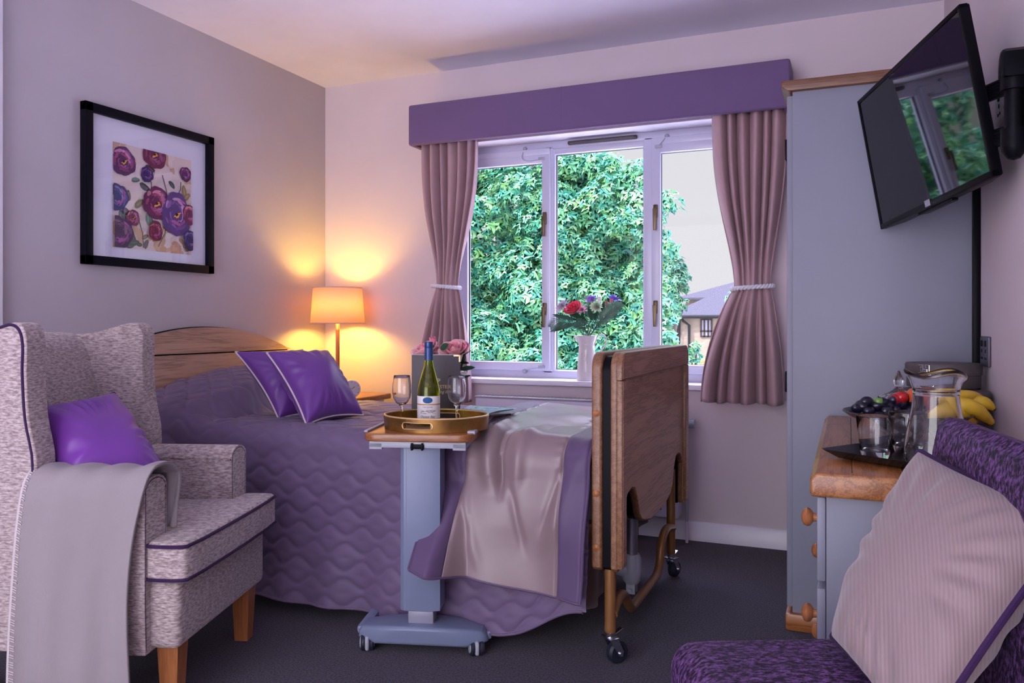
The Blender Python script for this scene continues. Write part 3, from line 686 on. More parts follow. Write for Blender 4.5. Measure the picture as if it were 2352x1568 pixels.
# ------------------------------------------------------------------ cushions
def cushion(name, label, corners, thick, m_, pm, group=None, n=44, pinch=.07, seed=0, wrk=1., side=None, prad=.0038, back=1.):
    """corners: TL,TR,BR,BL world points; side = point the bulge faces"""
    C_ = [np.array(c, float) for c in corners]; cen = sum(C_)/4
    nn = np.cross(C_[1]-C_[0], C_[3]-C_[0]); nn /= np.linalg.norm(nn)
    if np.dot(np.array(side)-cen, nn) < 0: nn = -nn
    sz = np.linalg.norm(C_[1]-C_[0])
    t = thing(name, label, 'cushion', tuple(cen), group=group)
    a = np.linspace(-1,1,n); a = np.sign(a)*(1-(1-np.abs(a))**1.25)
    Ug, Vg = np.meshgrid(a, a, indexing='ij')
    def bil(U_, V_):
        u_ = (U_*(1-pinch*(1-V_**2))+1)/2; v_ = (V_*(1-pinch*(1-U_**2))+1)/2
        return (C_[0]*((1-u_)*(1-v_))[...,None]+C_[1]*(u_*(1-v_))[...,None]+C_[2]*(u_*v_)[...,None]+C_[3]*((1-u_)*v_)[...,None])
    base = bil(Ug, Vg)
    h = np.clip((1-Ug**2),0,1)**.5*np.clip((1-Vg**2),0,1)**.5; h = h**.85
    m2 = M(); res = []
    for sg, bk in ((1,1.),(-1,back)):
        rr = np.sqrt(Ug**2+Vg**2)
        edgef = np.exp(-((np.maximum(np.abs(Ug),np.abs(Vg))-.8)/.22)**2)
        th = np.arctan2(Vg,Ug)
        wv = .055*edgef*np.sin(th*19+seed+2.5*np.sin(th*3+seed))*(.4+.6*np.abs(np.sin(th*2+seed)))
        wv += .035*np.sin(3*Ug+2*Vg+seed)*h
        off = sg*thick/2*bk*(h*(1+wrk*wv*1.6))
        res.append(base+nn*off[...,None])
        m2.grid(res[-1], flip=(sg<0))
    o = m2.build('cover', m_, t, world=True, sharp=180)
    ring = [base[i,0] for i in range(n)]+[base[-1,i] for i in range(1,n)]+[base[i,-1] for i in range(n-2,-1,-1)]+[base[0,i] for i in range(n-2,0,-1)]
    if pm is not None: M().tube([tuple(p) for p in ring], prad, 8, closed=True).build('piping', pm, t, world=True)
    return t
camp = np.array([0,0,CAM_Z])
cushion('cushion', 'purple cushion with white piping leaning in front on the bed', [at(613,810,3.06), at(752,806,3.24), at(834,953,3.16), at(704,976,2.90)], .19, PURP, PIPEW, 'purple cushions on the bed', side=camp, seed=1, pinch=.12)
cushion('cushion', 'purple cushion with white piping half hidden behind the front one, nearer the headboard', [at(541,808,3.22), at(695,803,3.36), at(790,952,3.30), at(640,962,3.08)], .16, PURP, PIPEW, 'purple cushions on the bed', side=camp, seed=3, pinch=.12)

# ------------------------------------------------------------------ oatmeal wing armchair
TH = math.radians(18.5)
def piping_loop(q, pts, r=.0045, closed=True): q.tube(pts, r, 8, closed=closed)
ch = thing('wing_armchair', 'oatmeal wing armchair with purple piping, left of the bed', 'armchair', (-1.663, 1.84, 0), TH)
M().box((-.70,-.285,.175),(-.035,.285,.352),.02,3).build('seat_base', CHAIR, ch)
q = M()
Tp = [(-.53,-.205),(-.125,-.205),(-.115,-.30),(-.10,-.312),(-.02,-.312),(0,-.295),(.006,0),(0,.295),(-.02,.312),(-.10,.312),(-.115,.30),(-.125,.205),(-.53,.205)]
def rounded_poly(P_, n=3):
    out = []
    for i in range(len(P_)):
        a, b_, c_ = [np.array(P_[(i+k)%len(P_)], float) for k in (-1,0,1)]
        for t_ in np.linspace(0,1,n):
            k = .25; p = b_+(a-b_)*k*(1-t_)+(c_-b_)*k*t_; p = p*1.0
            out.append(tuple(p))
    return out
Tr = rounded_poly(Tp)
b = M(); b.prism(Tr, 2, .355, .462, .022, 4); b.build('seat_cushion', CHAIR, ch, sharp=180)
b = M()
for z in (.366,.452): piping_loop(b, [(x*1.004,y*1.004,z) for x, y in Tr], .0048)
b.build('seat_cushion_piping', PIPEP, ch)
for sg, lab in ((-1,''),(1,'')):
    yo, yi = sg*.315, sg*.205
    y0, y1 = min(yo,yi), max(yo,yi); ym = (y0+y1)/2; w_ = (y1-y0)/2
    prof = [(y0+.004,.17),(y1-.004,.17),(y1,.30),(y1,.60)]
    for i in range(9): a = i/8*PI; prof.append((ym+w_*math.cos(a)*1.05, .592+.036*math.sin(a)))
    prof += [(y0,.60),(y0,.30)]
    a_ = M().prism(prof, 0, -.70, -.112, .016, 4).build('armrest', CHAIR, ch)
    pp = [(-.116, ym+(y-ym)*.90, .17+(z-.17)*.985) for y, z in prof[2:]]
    M().tube([(-.116,ym+(prof[1][0]-ym)*.9,.18)]+pp+[(-.116,ym+(prof[0][0]-ym)*.9,.18)], .0045, 8).build('piping', PIPEP, a_)
    # wing
    wp = [(-.72,.56),(-.44,.60),(-.405,.66),(-.425,.78),(-.432,.90),(-.430,.975),(-.440,1.015),(-.465,1.030),(-.50,1.024),(-.58,1.00),(-.67,.992),(-.76,.995),(-.775,.96)]
    wp = [tuple(p[:2]) for p in smooth_path([(x,z,0) for x,z in wp+[wp[0]]],4)][:-1]
    b = M(); b.prism(wp, 1, -.034, .034, .018, 4)
    V = b.v[0]; spl = np.clip((V[:,0]+.76)/.33, 0, 1); lean = (V[:,2]-.6)/.4
    V[:,1] = V[:,1]*(1+.15*spl) + sg*(.215+.060*spl+.004*lean)
    b.v[0] = V; wg = b.build('wing', CHAIR, ch, sharp=180)
    pl = [(x,y) for x,y in wp]
    idx = [i for i,p in enumerate(pl)]
    P_ = []
    for x, z in pl:
        if x > -.74: sp_ = min(max((x+.76)/.33,0),1); P_.append((x-.012, sg*(.215+.060*sp_+.004*(z-.6)/.4)+sg*.037, z-.006*(z>.9)))
    b = M(); b.tube(P_, .0042, 8); b.build('piping', PIPEP, wg)
bp = []
b = M()
prof = [(-.50,.40),(-.525,.52),(-.545,.66),(-.575,.82),(-.605,.93),(-.625,.972),(-.66,.995),(-.71,.998),(-.75,.985),(-.775,.95),(-.76,.80),(-.74,.6),(-.72,.30),(-.70,.18),(-.62,.18)]
b.prism(prof, 1, -.235, .235, .02, 3)
V = b.v[0]; V[:,0] += .02*(1-(V[:,1]/.235)**2)*(V[:,0]>-.66); V[:,2] += .012*(1-(V[:,1]/.235)**2)*(V[:,2]>.9)
b.build('backrest', CHAIR, ch, sharp=180)
def tleg(q, x, y, z1, t1, t0, dx=0, dy=0):
    v = []
    for z, t_, ox, oy in ((0,t0,dx,dy),(z1,t1,0,0)):
        for sx, sy in ((-1,-1),(1,-1),(1,1),(-1,1)): v.append((x+ox+sx*t_/2, y+oy+sy*t_/2, z))
    q.add(v, [(0,3,2,1),(4,5,6,7),(0,1,5,4),(1,2,6,5),(2,3,7,6),(3,0,4,7)])
for x, y, dx in ((-.085,-.222,.0),(-.085,.235,.0),(-.64,-.23,-.03),(-.64,.23,-.03)):
    q = M(); tleg(q, x, y, .178, .058, .042, dx); q.build('leg', BEECH, ch)
cushion('cushion', 'bright purple satin cushion lying in the oatmeal armchair', [at(72,938,2.22), at(262,902,2.45), at(410,1138,2.28), at(185,1220,2.06)], .17, PURP2, PIPEP, side=camp+np.array([.2,0,1.2]), seed=5, wrk=1.5)
# fleece throw over the near arm
t = thing('throw_blanket', 'grey beige fleece throw with stitched edge over the near armchair arm', 'throw', (-1.663, 1.84, 0), TH)
na, nb_ = 120, 150
pth = [(-.188,.47),(-.186,.56),(-.190,.615),(-.215,.640),(-.26,.648),(-.305,.640),(-.330,.60),(-.338,.50),(-.345,.35),(-.352,.20),(-.358,.03)]
PP = np.array([p[:2] for p in smooth_path([(y,z,0) for y,z in pth], 14)]); sg_ = np.r_[0,np.cumsum(np.linalg.norm(np.diff(PP,axis=0),axis=1))]
sv = np.linspace(0, sg_[-1], nb_); yy = np.interp(sv, sg_, PP[:,0]); zz = np.interp(sv, sg_, PP[:,1])
A = np.zeros((na, nb_, 3))
for j in range(nb_):
    out = sst(.24,.45,sv[j]); dn = sst(.24,.85,sv[j])
    xa = -.098 - .012*out - .020*dn + .012*math.sin(sv[j]*9); xb = -.420-.010*out-.022*dn
    inn = 1-sst(.10,.22,sv[j]); xb = xb*(1-inn)+(-.30)*inn
    for i in range(na):
        u_ = i/(na-1); x = xa+(xb-xa)*u_
        fold = (.009*math.sin(u_*9+.8+2.2*sv[j])+.006*math.sin(u_*19+2-2*sv[j])+.004*math.sin(u_*4-6*sv[j]))*dn + .006*math.sin(u_*40+sv[j]*20)*inn
        roll = .012*math.exp(-(u_/.05)**2)
        A[i,j] = (x, yy[j]-fold-(.004 if inn<.5 else -.010), zz[j]+ (.010*math.exp(-(u_/.10)**2)+.004*math.sin(u_*22))*(1-out)*(1-inn)-roll*0)
    
M().grid(A).build('fleece', THROW, t, sharp=180, thick=.009)
A[:,:,2] -= 0
q = M(); E_ = A[-1]; nst = 92
for k in range(nst):
    j = int(20+k*(nb_-22)/nst); p = E_[j]; p2 = A[-5][min(j+1,nb_-1)]
    off = np.array([0,-.006,0.002]); q.tube([tuple(p+off), tuple(p2+off)], .0016, 4)
q.tube([tuple(p+np.array([-.003,-.002,0])) for p in E_[18:]], .0045, 6); q.build('blanket_stitch', PIPEW, t)

# ------------------------------------------------------------------ purple chair (right foreground)
TP = math.radians(180+25.7)
pc = thing('tub_chair', 'dark purple crushed velvet chair in the right foreground', 'chair', tuple(np.array([-.284,1.368,0])+np.array([.434,-.901,0])*.215), TP)
# local: x forward, y left (towards the viewer side); far side is y=-.215
M().box((-.50,-.215,.17),(.0,.215,.372),.03,4).build('seat_base', VELV, pc)
b = M(); b.box((-.47,-.215,.372),(.008,.215,.487),.042,6); V = b.v[0]; V[:,2] += .010*(1-((V[:,0]+.23)/.24)**2)*(V[:,2]>.44); b.build('seat_cushion', VELV, pc, sharp=180)
b = M(); b.prism([(-.44,.40),(-.452,.60),(-.462,.80),(-.472,.838),(-.492,.853),(-.515,.85),(-.530,.82),(-.525,.6),(-.52,.25),(-.50,.18),(-.45,.18)],1,-.222,.20,.016,4)
V = b.v[0]; V[:,0] += .10*np.clip((V[:,1]-.02)/.2,0,1)**2; V[:,2] += .010*np.sin(V[:,1]*22)*(V[:,2]>.8); b.build('backrest', VELV, pc, sharp=180)
for x, y in ((-.03,-.18),(-.03,.18),(-.44,-.18),(-.44,.16)):
    q = M(); tleg(q, x-.01, y, .172, .045, .034); q.build('leg', BEECH, pc)
cushion('cushion', 'beige ribbed cushion with purple piping on the purple velvet chair', [at(2112,1036,1.345), at(2480,1190,1.06), at(2110,1715,1.01), at(1912,1462,1.315)], .17, BEIGEC, PIPEP, side=camp, seed=8, wrk=1.1, prad=.0055, pinch=.05, n=60)
#MORE2
# ------------------------------------------------------------------ overbed table
TA = math.radians(16.54); TL = np.array([-1.207, 2.095, 0]); TZ = .692
ob = thing('overbed_table', 'wheeled overbed table with oak top and blue grey column', 'overbed table', tuple(TL), TA)
def rrect(x0,x1,y0,y1,r,n=6):
    p = []
    for cx_, cy_, a0 in ((x1-r,y1-r,0),(x0+r,y1-r,PI/2),(x0+r,y0+r,PI),(x1-r,y0+r,1.5*PI)):
        for i in range(n+1): a = a0+i/n*PI/2; p.append((cx_+r*math.cos(a), cy_+r*math.sin(a)))
    return p
M().prism(rrect(-.172,.172,0,.70,.045), 2, TZ-.024, TZ, .004).build('tabletop', TABLEW, ob)
q = M()
for x in (-.166,): q.box((x-.006,.03,TZ),(x+.006,.66,TZ+.006),.002)
q.box((.150,.04,TZ-.004),(.175,.66,TZ+.007),.003); q.build('raised_edge', LIGHTP, ob)
q = M(); q.box((-.150,.012,TZ-.044),(.150,.66,TZ-.0245),.002).box((-.150,.012,TZ-.049),(-.11,.03,TZ-.03),.001).box((.11,.012,TZ-.049),(.150,.03,TZ-.03),.001); q.build('top_bracket', LIGHTP, ob)
q = M(); q.box((-.020,.006,TZ-.046),(.022,.03,TZ-.032),.002).box((-.018,.003,TZ-.050),(-.012,.02,TZ-.028),.001).box((.014,.003,TZ-.050),(.020,.02,TZ-.028),.001); q.build('height_lever', BLACK, ob)
q = M(); q.prism([(-.062,.055),(-.05,.045),(.03,.045),(.062,.056),(.062,.13),(-.062,.13)],2,.138,TZ-.045,.003); q.box((-.0425,.0445,.14),(-.0415,.046,TZ-.05)); q.build('column', GREYP, ob)
M().box((-.040,.06,.09),(.040,.12,.14),.003).build('inner_column', GREYP2, ob)
q = M()
prf = [(-.205,.040),(-.19,.036),(-.16,.036),(-.145,.030),(.145,.030),(.16,.036),(.19,.036),(.208,.042),(.203,.062),(.19,.078),(.12,.090),(.04,.097),(-.04,.097),(-.12,.090),(-.19,.078),(-.203,.062)]
q.prism(prf, 1, .02, .15, .012, 3)
V = q.v[0]; V[:,1] = V[:,1] + .05*(np.abs(V[:,0])/.2)**2*(V[:,1]<.08)
for sx in (-1,1): q.box((sx*.20-.018,.10,.038),(sx*.20+.018,.66,.066),.01)
q.build('base', GREYP, ob)
for x, y, rz in ((-.175,.075,.25),(.172,.075,.35),(-.195,.62,.1),(.195,.62,.2)):
    m4 = Matrix.Translation((x,y,0)) @ Matrix.Rotation(rz,4,'Z')
    q = M(); q.box((-.0065,-.026,.006),(.0065,.022,.050),.006,3,mat=m4); q.cyl((0,0,.04),(0,0,.055),.007,10,mat=m4)
    for sx in (-1,1): q.cyl((sx*.0195,0,.026),(sx*.0225,0,.026),.017,20,mat=m4)
    c_ = q.build('caster', LIGHTP, ob)
    for sx in (-1,1):
        q = M(); q.lathe([(0,-.006),(.022,-.006),(.026,-.002),(.026,.004),(.022,.007),(0,.007)],n=28,mat=m4@Matrix.Translation((sx*.0135,0,.026))@Matrix.Rotation(PI/2,4,'Y')); q.build('wheel', RUBBER, c_)
# tray
TC = TL + np.array([.9586,.2847,0])*.028 + np.array([-.2847,.9586,0])*.162; TC[2] = TZ
tr = thing('serving_tray', 'oval antique gold tray on the overbed table', 'tray', tuple(TC+np.array([0,0,.0005])), math.radians(10))
ra, rb_, hh = .168, .146, .042; na = 144; q = M(); rows = [0,.012,.031,hh]
def sl(ang):  # slot columns near front (-y) and back (+y)
    return abs(math.atan2(math.sin(ang+PI/2+.08), math.cos(ang+PI/2+.08))) < .25 or abs(math.atan2(math.sin(ang-PI/2+.0), math.cos(ang-PI/2+.0))) < .20
v = []
for i in range(na):
    a = 2*PI*i/na
    for s_, off in ((0,0.),(1,.009)):
        for z in rows:
            fl = .004*z/hh; v.append(((ra+fl-off)*math.cos(a),(rb_+fl-off)*math.sin(a),z))
f = []
for i in range(na):
    j = (i+1)%na; am = 2*PI*(i+.5)/na; ho = sl(am); b0 = i*8; b1 = j*8
    for k in range(3):
        if k == 1 and ho: continue
        f.append((b0+k,b1+k,b1+k+1,b0+k+1)); f.append((b0+4+k,b0+5+k,b1+5+k,b1+4+k))
    f.append((b0+3,b1+3,b1+7,b0+7)); f.append((b0,b0+4,b1+4,b1))
    if ho:
        f.append((b0+1,b1+1,b1+5,b0+5)); f.append((b0+2,b0+6,b1+6,b1+2))
        if not sl(2*PI*(i-.5)/na): f.append((b0+1,b0+5,b0+6,b0+2))
        if not sl(2*PI*(i+1.5)/na): f.append((b1+1,b1+2,b1+6,b1+5))
q.add(v, f); q.build('rim', GOLD, tr)
q = M(); q.lathe([(0,0),(ra-.007,0),(ra-.007,.006),(0,.006)],n=72,sy=(rb_-.007)/(ra-.007)); q.build('tray_floor', GOLD, tr)
q = M(); q.tube([((ra-.0005)*math.cos(2*PI*i/96),(rb_-.0005)*math.sin(2*PI*i/96),hh) for i in range(96)], .0042, 8, closed=True)
for cen, hw in ((-PI/2-.08,.25),(PI/2,.20)):
    for off in (.002,-.0095):
        P_ = []
        for t_ in np.linspace(-1,1,14): P_.append((cen+hw*t_, .0115))
        for t_ in np.linspace(0,PI,7)[1:-1]: P_.append((cen+hw+.045*math.sin(t_), .0215-.010*math.cos(t_)))
        for t_ in np.linspace(1,-1,14): P_.append((cen+hw*t_, .0315))
        for t_ in np.linspace(0,PI,7)[1:-1]: P_.append((cen-hw-.045*math.sin(t_), .0215+.010*math.cos(t_)))
        q.tube([((ra+off+.002)*math.cos(a),(rb_+off+.002)*math.sin(a),z) for a, z in P_], .0016, 6, closed=True)
q.build('handle_trim', GOLDL, tr)
FZ = TZ+.0075
# wine bottle
def on(px, d, z): p = at(px, 745, d); return np.array([p[0],p[1],z])
B = on(985, 2.60, FZ)
bt = thing('wine_bottle', 'green white-wine bottle with blue cap on the gold tray', 'bottle', tuple(B), math.radians(23.04))
R_ = .0375
prof = [(0,.0035),(.020,.002),(.034,0),(R_,.005),(R_,.095),(.0372,.108),(.035,.122),(.030,.142),(.0235,.165),(.0175,.185),(.0145,.203),(.0135,.222),(.0135,.262)]
inner = [(.0105,.262),(.0108,.222),(.012,.203),(.015,.185),(.021,.165),(.0275,.142),(.0325,.122),(.0347,.108),(.035,.095),(.035,.010),(.030,.006),(0,.010)]
M().lathe(prof+inner, n=48, cap=False).build('glass', GREENG, bt)
liq = M().lathe([(0,.011),(.029,.0075),(.0342,.011),(.0342,.095),(.0338,.108),(.0317,.122),(.0267,.142),(.0202,.165),(.0145,.183),(0,.183)],n=40,cap=False)
liq.build('wine', glassm('white_wine',(.92,.86,.30),0,1.33), bt)
q = M(); q.lathe([(0,.269),(.0125,.269),(.0140,.2675),(.0143,.262),(.0143,.250),(.0138,.249),(.0143,.247),(.0143,.212),(.0146,.211),(.0142,.2085),(.0140,.2085)][::-1],n=32,cap=False)
q.build('screw_cap', plain('cap_blue',(.020,.060,.19),.35,metal=.3,coat=.2), bt)
lb = M(); LR = R_+.0004
def wrap(a0,a1,z0,z1,r_,col,n=20,nzr=1):
    v = [];f = []
    for i in range(n+1):
        a = a0+(a1-a0)*i/n
        for z in (z0,z1): v.append((r_*math.sin(a),-r_*math.cos(a),z))
    for i in range(n): f.append((2*i,2*i+2,2*i+3,2*i+1))
    lb.add(v,f,col)
h = 1.45
wrap(-h,h,.0105,.093,LR,(.74,.72,.72),32); wrap(-h,h,.0105,.0185,LR+.0002,(.05,.07,.14),32); wrap(-h,h,.064,.068,LR+.0002,(.50,.26,.10),32); wrap(-h,h,.0195,.0202,LR+.0002,(.3,.3,.35),32)
def bend(v, cx, cz, col, r_=LR+.0005, sc=1.):
    return [(r_*math.sin((x*sc+cx)/r_), -r_*math.cos((x*sc+cx)/r_), z*sc+cz) for x,z,_ in v]
def ell(cx,cz,a,b_,col,r_=LR+.0004,n=28):
    v = [(0,0,0)]+[(k*a/5*math.cos(2*PI*i/n),k*b_/5*math.sin(2*PI*i/n),0) for k in range(1,6) for i in range(n)]
    f = [(0,1+i,1+(i+1)%n) for i in range(n)]+[(1+k*n+i,1+(k+1)*n+i,1+(k+1)*n+(i+1)%n,1+k*n+(i+1)%n) for k in range(4) for i in range(n)]
    lb.add(bend(v,cx,cz,col,r_),f,col)
ell(0,.080,.0190,.0125,(.74,.70,.66),LR+.0003); ell(0,.080,.0165,.0100,(.02,.09,.24),LR+.0006)
def ltxt(s_, size, cx, cz, col, shear=0, sp=1):
    v, f = text(s_, size, shear=shear, spacing=sp); lb.add(bend(v,cx,cz,col,LR+.0007), f, col)
ltxt('Chardonnay',.0068,0,.0585,(.08,.09,.12)); ltxt('2019',.0032,0,.0525,(.2,.2,.25)); ltxt('NEW ZEALAND',.0040,0,.0143,(.7,.7,.75),sp=1.3); ltxt('MARLBOROUGH',.0026,0,.066,(.72,.6,.45),sp=1.3)
ltxt('Oyster Bay',.0118,0,.0262,(.06,.07,.10),.15,.93)
R3 = random.Random(2)
for k in range(26):
    x = R3.uniform(-.024,.024); ell(x, .0425+R3.uniform(-.0050,.0045)+.002*math.sin(x*150), R3.uniform(.003,.009), R3.uniform(.0004,.0011), (R3.uniform(.12,.4),)*3, LR+.0005+k*1e-6, 10)
lb.build('label', VC, bt, col=True, sharp=0)
# wine glasses
def wineglass(px, d, label):
    p = on(px, d, FZ); t = thing('wine_glass', label, 'wine glass', tuple(p), group='wine glasses on the tray')
    out = [(0,0),(.029,0),(.0295,.0012),(.024,.003),(.010,.0055),(.0042,.010),(.0034,.022),(.0034,.046),(.0044,.056),(.010,.062),(.020,.071),(.0280,.085),(.0312,.103),(.0306,.125),(.0275,.148),(.0262,.158)]
    inn = [(.0254,.158),(.0267,.148),(.0298,.125),(.0304,.103),(.0272,.085),(.019,.072),(.009,.0645),(0,.0625)]
    M().lathe(out[::1]+[(.0258,.1585)]+inn, n=48, cap=False).build('glass', CLEAR, t, sharp=60)
wineglass(923, 2.60, 'empty wine glass on the left of the tray'); wineglass(1049, 2.60, 'empty wine glass right of the bottle')
# folder
p = on(1002, 2.80, TZ+.001); fd = thing('menu_folder', 'grey leather menu folder with gold lettering standing behind the tray', 'folder', tuple(p), math.radians(23.04))
GREYL = plain('grey_leather',(.06,.054,.060),.5,bs=(500,.2))
M().box((-.084,-.006,0),(.084,-.001,.224),.002).build('cover', GREYL, fd)
M().box((-.084,.016,0),(.084,.020,.224),.002).box((-.086,-.006,0),(-.082,.02,.224),.002).build('back_cover', GREYL, fd)
M().box((-.080,.0,.003),(.080,.015,.2255)).build('pages', plain('paper',(.6,.58,.6),.9), fd)
q = M(); q.box((.062,-.0068,.2195),(.0845,.0,.2248)).box((.0805,-.0068,.200),(.0852,.0,.2248)); q.build('corner_guard', GOLDL, fd)
q = M(); v, f = text('BARCHESTER',.0165); q.add([(x,-.0064,z+.112) for x,z,_ in v], f); v, f = text('Celebrating life',.0145,shear=.35); q.add([(x+.004,-.0064,z+.094) for x,z,_ in v], f)
for a in np.linspace(-.6,.9,5): q.tube([(.004,-.0064,.126),(.004+.010*math.sin(a),-.0064,.134),(.004+.012*math.sin(a+.3),-.0064,.138+.004*math.cos(a*2))],.0006,4)
q.tube([(.004+.008*math.cos(t_)+.003,-.0064,.137+.004*math.sin(t_)) for t_ in np.linspace(0,2*PI,18)],.0006,4,closed=True)
q.build('gold_lettering', plain('gold_print',(.62,.42,.20),.4,metal=.4), fd, sharp=0)
# magazines
def magazine(corners, label, lift, cover, name='magazine'):
    C_ = [np.array(c) for c in corners]; cen = sum(C_)/4; t = thing(name, label, 'magazine', tuple(cen), group='magazines on the overbed table')
    n, m_ = 44, 30; v = []; q = M()
    u_ = np.linspace(0,1,n); w_ = np.linspace(0,1,m_); Ug, Wg = np.meshgrid(u_, w_, indexing='ij')
    A = C_[0]*((1-Ug)*(1-Wg))[...,None]+C_[1]*(Ug*(1-Wg))[...,None]+C_[2]*(Ug*Wg)[...,None]+C_[3]*((1-Ug)*Wg)[...,None]
    A[...,2] += lift*(Ug**2.5) + .004*np.sin(Wg*5)*Ug
    f0 = q.n; fs = []; cs = []
    k = nz(np.stack([Ug*6,Wg*9,Ug*0],-1), 1.2, 9); k2 = nz(np.stack([Ug*14,Wg*20,Ug*0],-1), 1.3, 5)
    for i in range(n-1):
        for j in range(m_-1):
            c = cover(k[i,j], k2[i,j]); q.add([A[i,j],A[i+1,j],A[i+1,j+1],A[i,j+1]],[(0,1,2,3)],c)
    q.build('cover', VCG, t, world=True, col=True, sharp=0)
    q = M()
    for kk in range(1,5): 
        B_ = A.copy(); B_[...,2] -= .0012*kk; q.grid(B_[::4, ::4])
    q.build('pages', plain('page_edge',(.55,.5,.6),.7), t, world=True, sharp=180, thick=.0008)
def cov1(a, b_):
    base = np.array([.20,.42,.60]); w2 = np.array([.75,.78,.86]); d_ = np.array([.05,.20,.40]); f_ = np.array([.70,.45,.40])
    c = base + (w2-base)*max(0,min(1,a*.9+.2)) ; c = c if b_ > -.45 else d_
    return tuple(c if a < .75 else f_*.6+c*.4)
def cov2(a, b_): return tuple(np.array([.20,.09,.10])+(.15 if b_ > .3 else 0))
z0 = TZ+.008
def onz(px, py, z): d = (CAM_Z-z)*FL/(py-745); return at(px, py, d)
magazine([onz(1045,948,z0+.010), onz(1112,961,z0+.010), onz(1190,940,z0+.014), onz(1080,930,z0+.014)][:4], 'open glossy magazine with blue cover photo, topmost behind the tray', .010, cov1)
magazine([onz(1050,955,z0), onz(1112,966,z0), onz(1182,948,z0), onz(1088,940,z0)], 'brown magazine lying underneath the blue glossy magazine', .006, cov2)
# roses
def petal(q, c, ax, up, r_, w_, h_, curl, col, nu=7, nv=6, start=0., base=.15):
    """petal rising from c along ax, facing 'up' dir outward"""
    ax = np.array(ax,float); ax /= np.linalg.norm(ax); up = np.array(up,float); up -= ax*up.dot(ax); up /= np.linalg.norm(up); sd = np.cross(ax, up)
    A = np.zeros((nv,nu,3))
    for j in range(nv):
        t_ = j/(nv-1); rad = r_*(base+(1-base)*math.sin(t_*PI*.55)) + curl*h_*t_**3
        ww = w_*math.sin(PI*(.12+.72*t_))**.8
        for i in range(nu):
            s_ = (i/(nu-1)-.5)*2; a = s_*ww
            A[j,i] = c + ax*(h_*(t_-.10*s_*s_*t_)) + (up*math.cos(a)+sd*math.sin(a))*rad
    q.grid(A, c=col)
def rose(name, label, cat, pos, ax, R_, H_, cols, group=None, open_=1., stem_to=None, sepal=True, sd=0):
    t = thing(name, label, cat, tuple(pos), group=group); pos = np.array(pos,float); ax = np.array(ax,float); ax /= np.linalg.norm(ax)
    o1 = np.cross(ax, [0.3,.2,1]); o1 /= np.linalg.norm(o1); o2 = np.cross(ax, o1); q = M(); rr = random.Random(sd)
    for L, (k, rf, hf, cu) in enumerate(((3,.22,1.0,-.05),(4,.42,.98,.0),(5,.66,.92,.10*open_),(6,.86,.82,.28*open_),(6,1.,.66,.5*open_))):
        if open_ < .5 and L > 2: break
        for i in range(k):
            a = 2*PI*i/k+L*.7+rr.uniform(-.15,.15); up = o1*math.cos(a)+o2*math.sin(a)
            c = np.array(cols[0])*(1-L/4)+np.array(cols[1])*(L/4); c = c*rr.uniform(.88,1.1)
            petal(q, pos-ax*H_*.5, ax, up, R_*rf*.8, 1.0 if L < 3 else .75, H_*hf*rr.uniform(.93,1.05), cu, tuple(np.clip(c,0,1)))
    q.build('petals', PETAL, t, world=True, col=True, sharp=180, thick=.0006)
    if sepal:
        q = M()
        for i in range(5):
            a = 2*PI*i/5; up = o1*math.cos(a)+o2*math.sin(a); petal(q, pos-ax*H_*.62, ax, up, R_*.55, .35, H_*.55, .35, (.05,.16,.05), 3, 5)
        q.build('sepals', LEAFD, t, world=True, sharp=180)
    if stem_to is not None:
        a_ = pos-ax*H_*.5; b_ = np.array(stem_to,float); M().tube(smooth_path([a_, a_-ax*.03, b_],6), .0018, 6).build('stem', LEAFD, t, world=True)
    return t
PETAL = vcol('petals', .55, .3)
_m, _nt, _p = PETAL, PETAL.node_tree, PETAL.node_tree.nodes['Principled BSDF']; _p.inputs['Sheen Weight'].default_value = .3
LEAFD = plain('dark_leaf',(.015,.075,.035),.4,var=.3,vs=30); LEAFG = plain('frond_green',(.07,.16,.11),.4,var=.25,vs=40)
VP = on(1022, 2.97, TZ+.001)
vs_ = thing('ruffled_vase', 'white ruffled vase of pink roses behind the folder', 'vase', tuple(VP))
q = M(); A = np.zeros((96,12,3))
for i in range(96):
    a = 2*PI*i/96
    for j in range(12):
        t_ = j/11; r_ = .030+.004*math.sin(t_*PI)+ .052*sst(.70,1,t_)*(1+.16*math.sin(a*9)); z = .175*t_-.03*sst(.85,1,t_)*(1+.4*math.sin(a*9+1)) 
        A[i,j] = (r_*math.cos(a), r_*math.sin(a), z)
q.grid(A, closed_u=True); q.lathe([(0,0),(.030,0)],n=40); q.build('body', CERAM, vs_, sharp=180, thick=.003)
pk = ((.80,.24,.32),(.85,.50,.50)); hot = ((.75,.06,.22),(.80,.40,.42)); st_ = VP+np.array([0,0,.12])
rose('pink_rose','large pale pink rose behind the bottle, left of the bunch','flower', at(975,803,2.93),(-.2,-.5,1),.048,.05,pk,'pink roses behind the folder',stem_to=st_,sd=1)
rose('pink_rose','wide pale pink rose in the middle of the bunch behind the folder','flower', at(1012,806,2.97),(.0,-.3,1),.047,.045,((.82,.25,.36),(.85,.55,.55)),'pink roses behind the folder',stem_to=st_,sd=2)
rose('pink_rose','large blush rose above the right side of the folder','flower', at(1043,804,2.92),(.1,-.6,1),.054,.055,pk,'pink roses behind the folder',stem_to=st_,sd=3)
rose('rosebud','tall deep pink rosebud above the bottle cap','flower', at(994,786,2.95),(.1,-.2,1),.022,.045,hot,'pink roses behind the folder',open_=.3,stem_to=st_,sd=4)
rose('rosebud','pink rosebud leaning right, beside the window pane','flower', at(1069,799,2.93),(.25,-.2,1),.026,.045,((.70,.08,.26),(.75,.30,.40)),'pink roses behind the folder',open_=.3,stem_to=st_,sd=5)
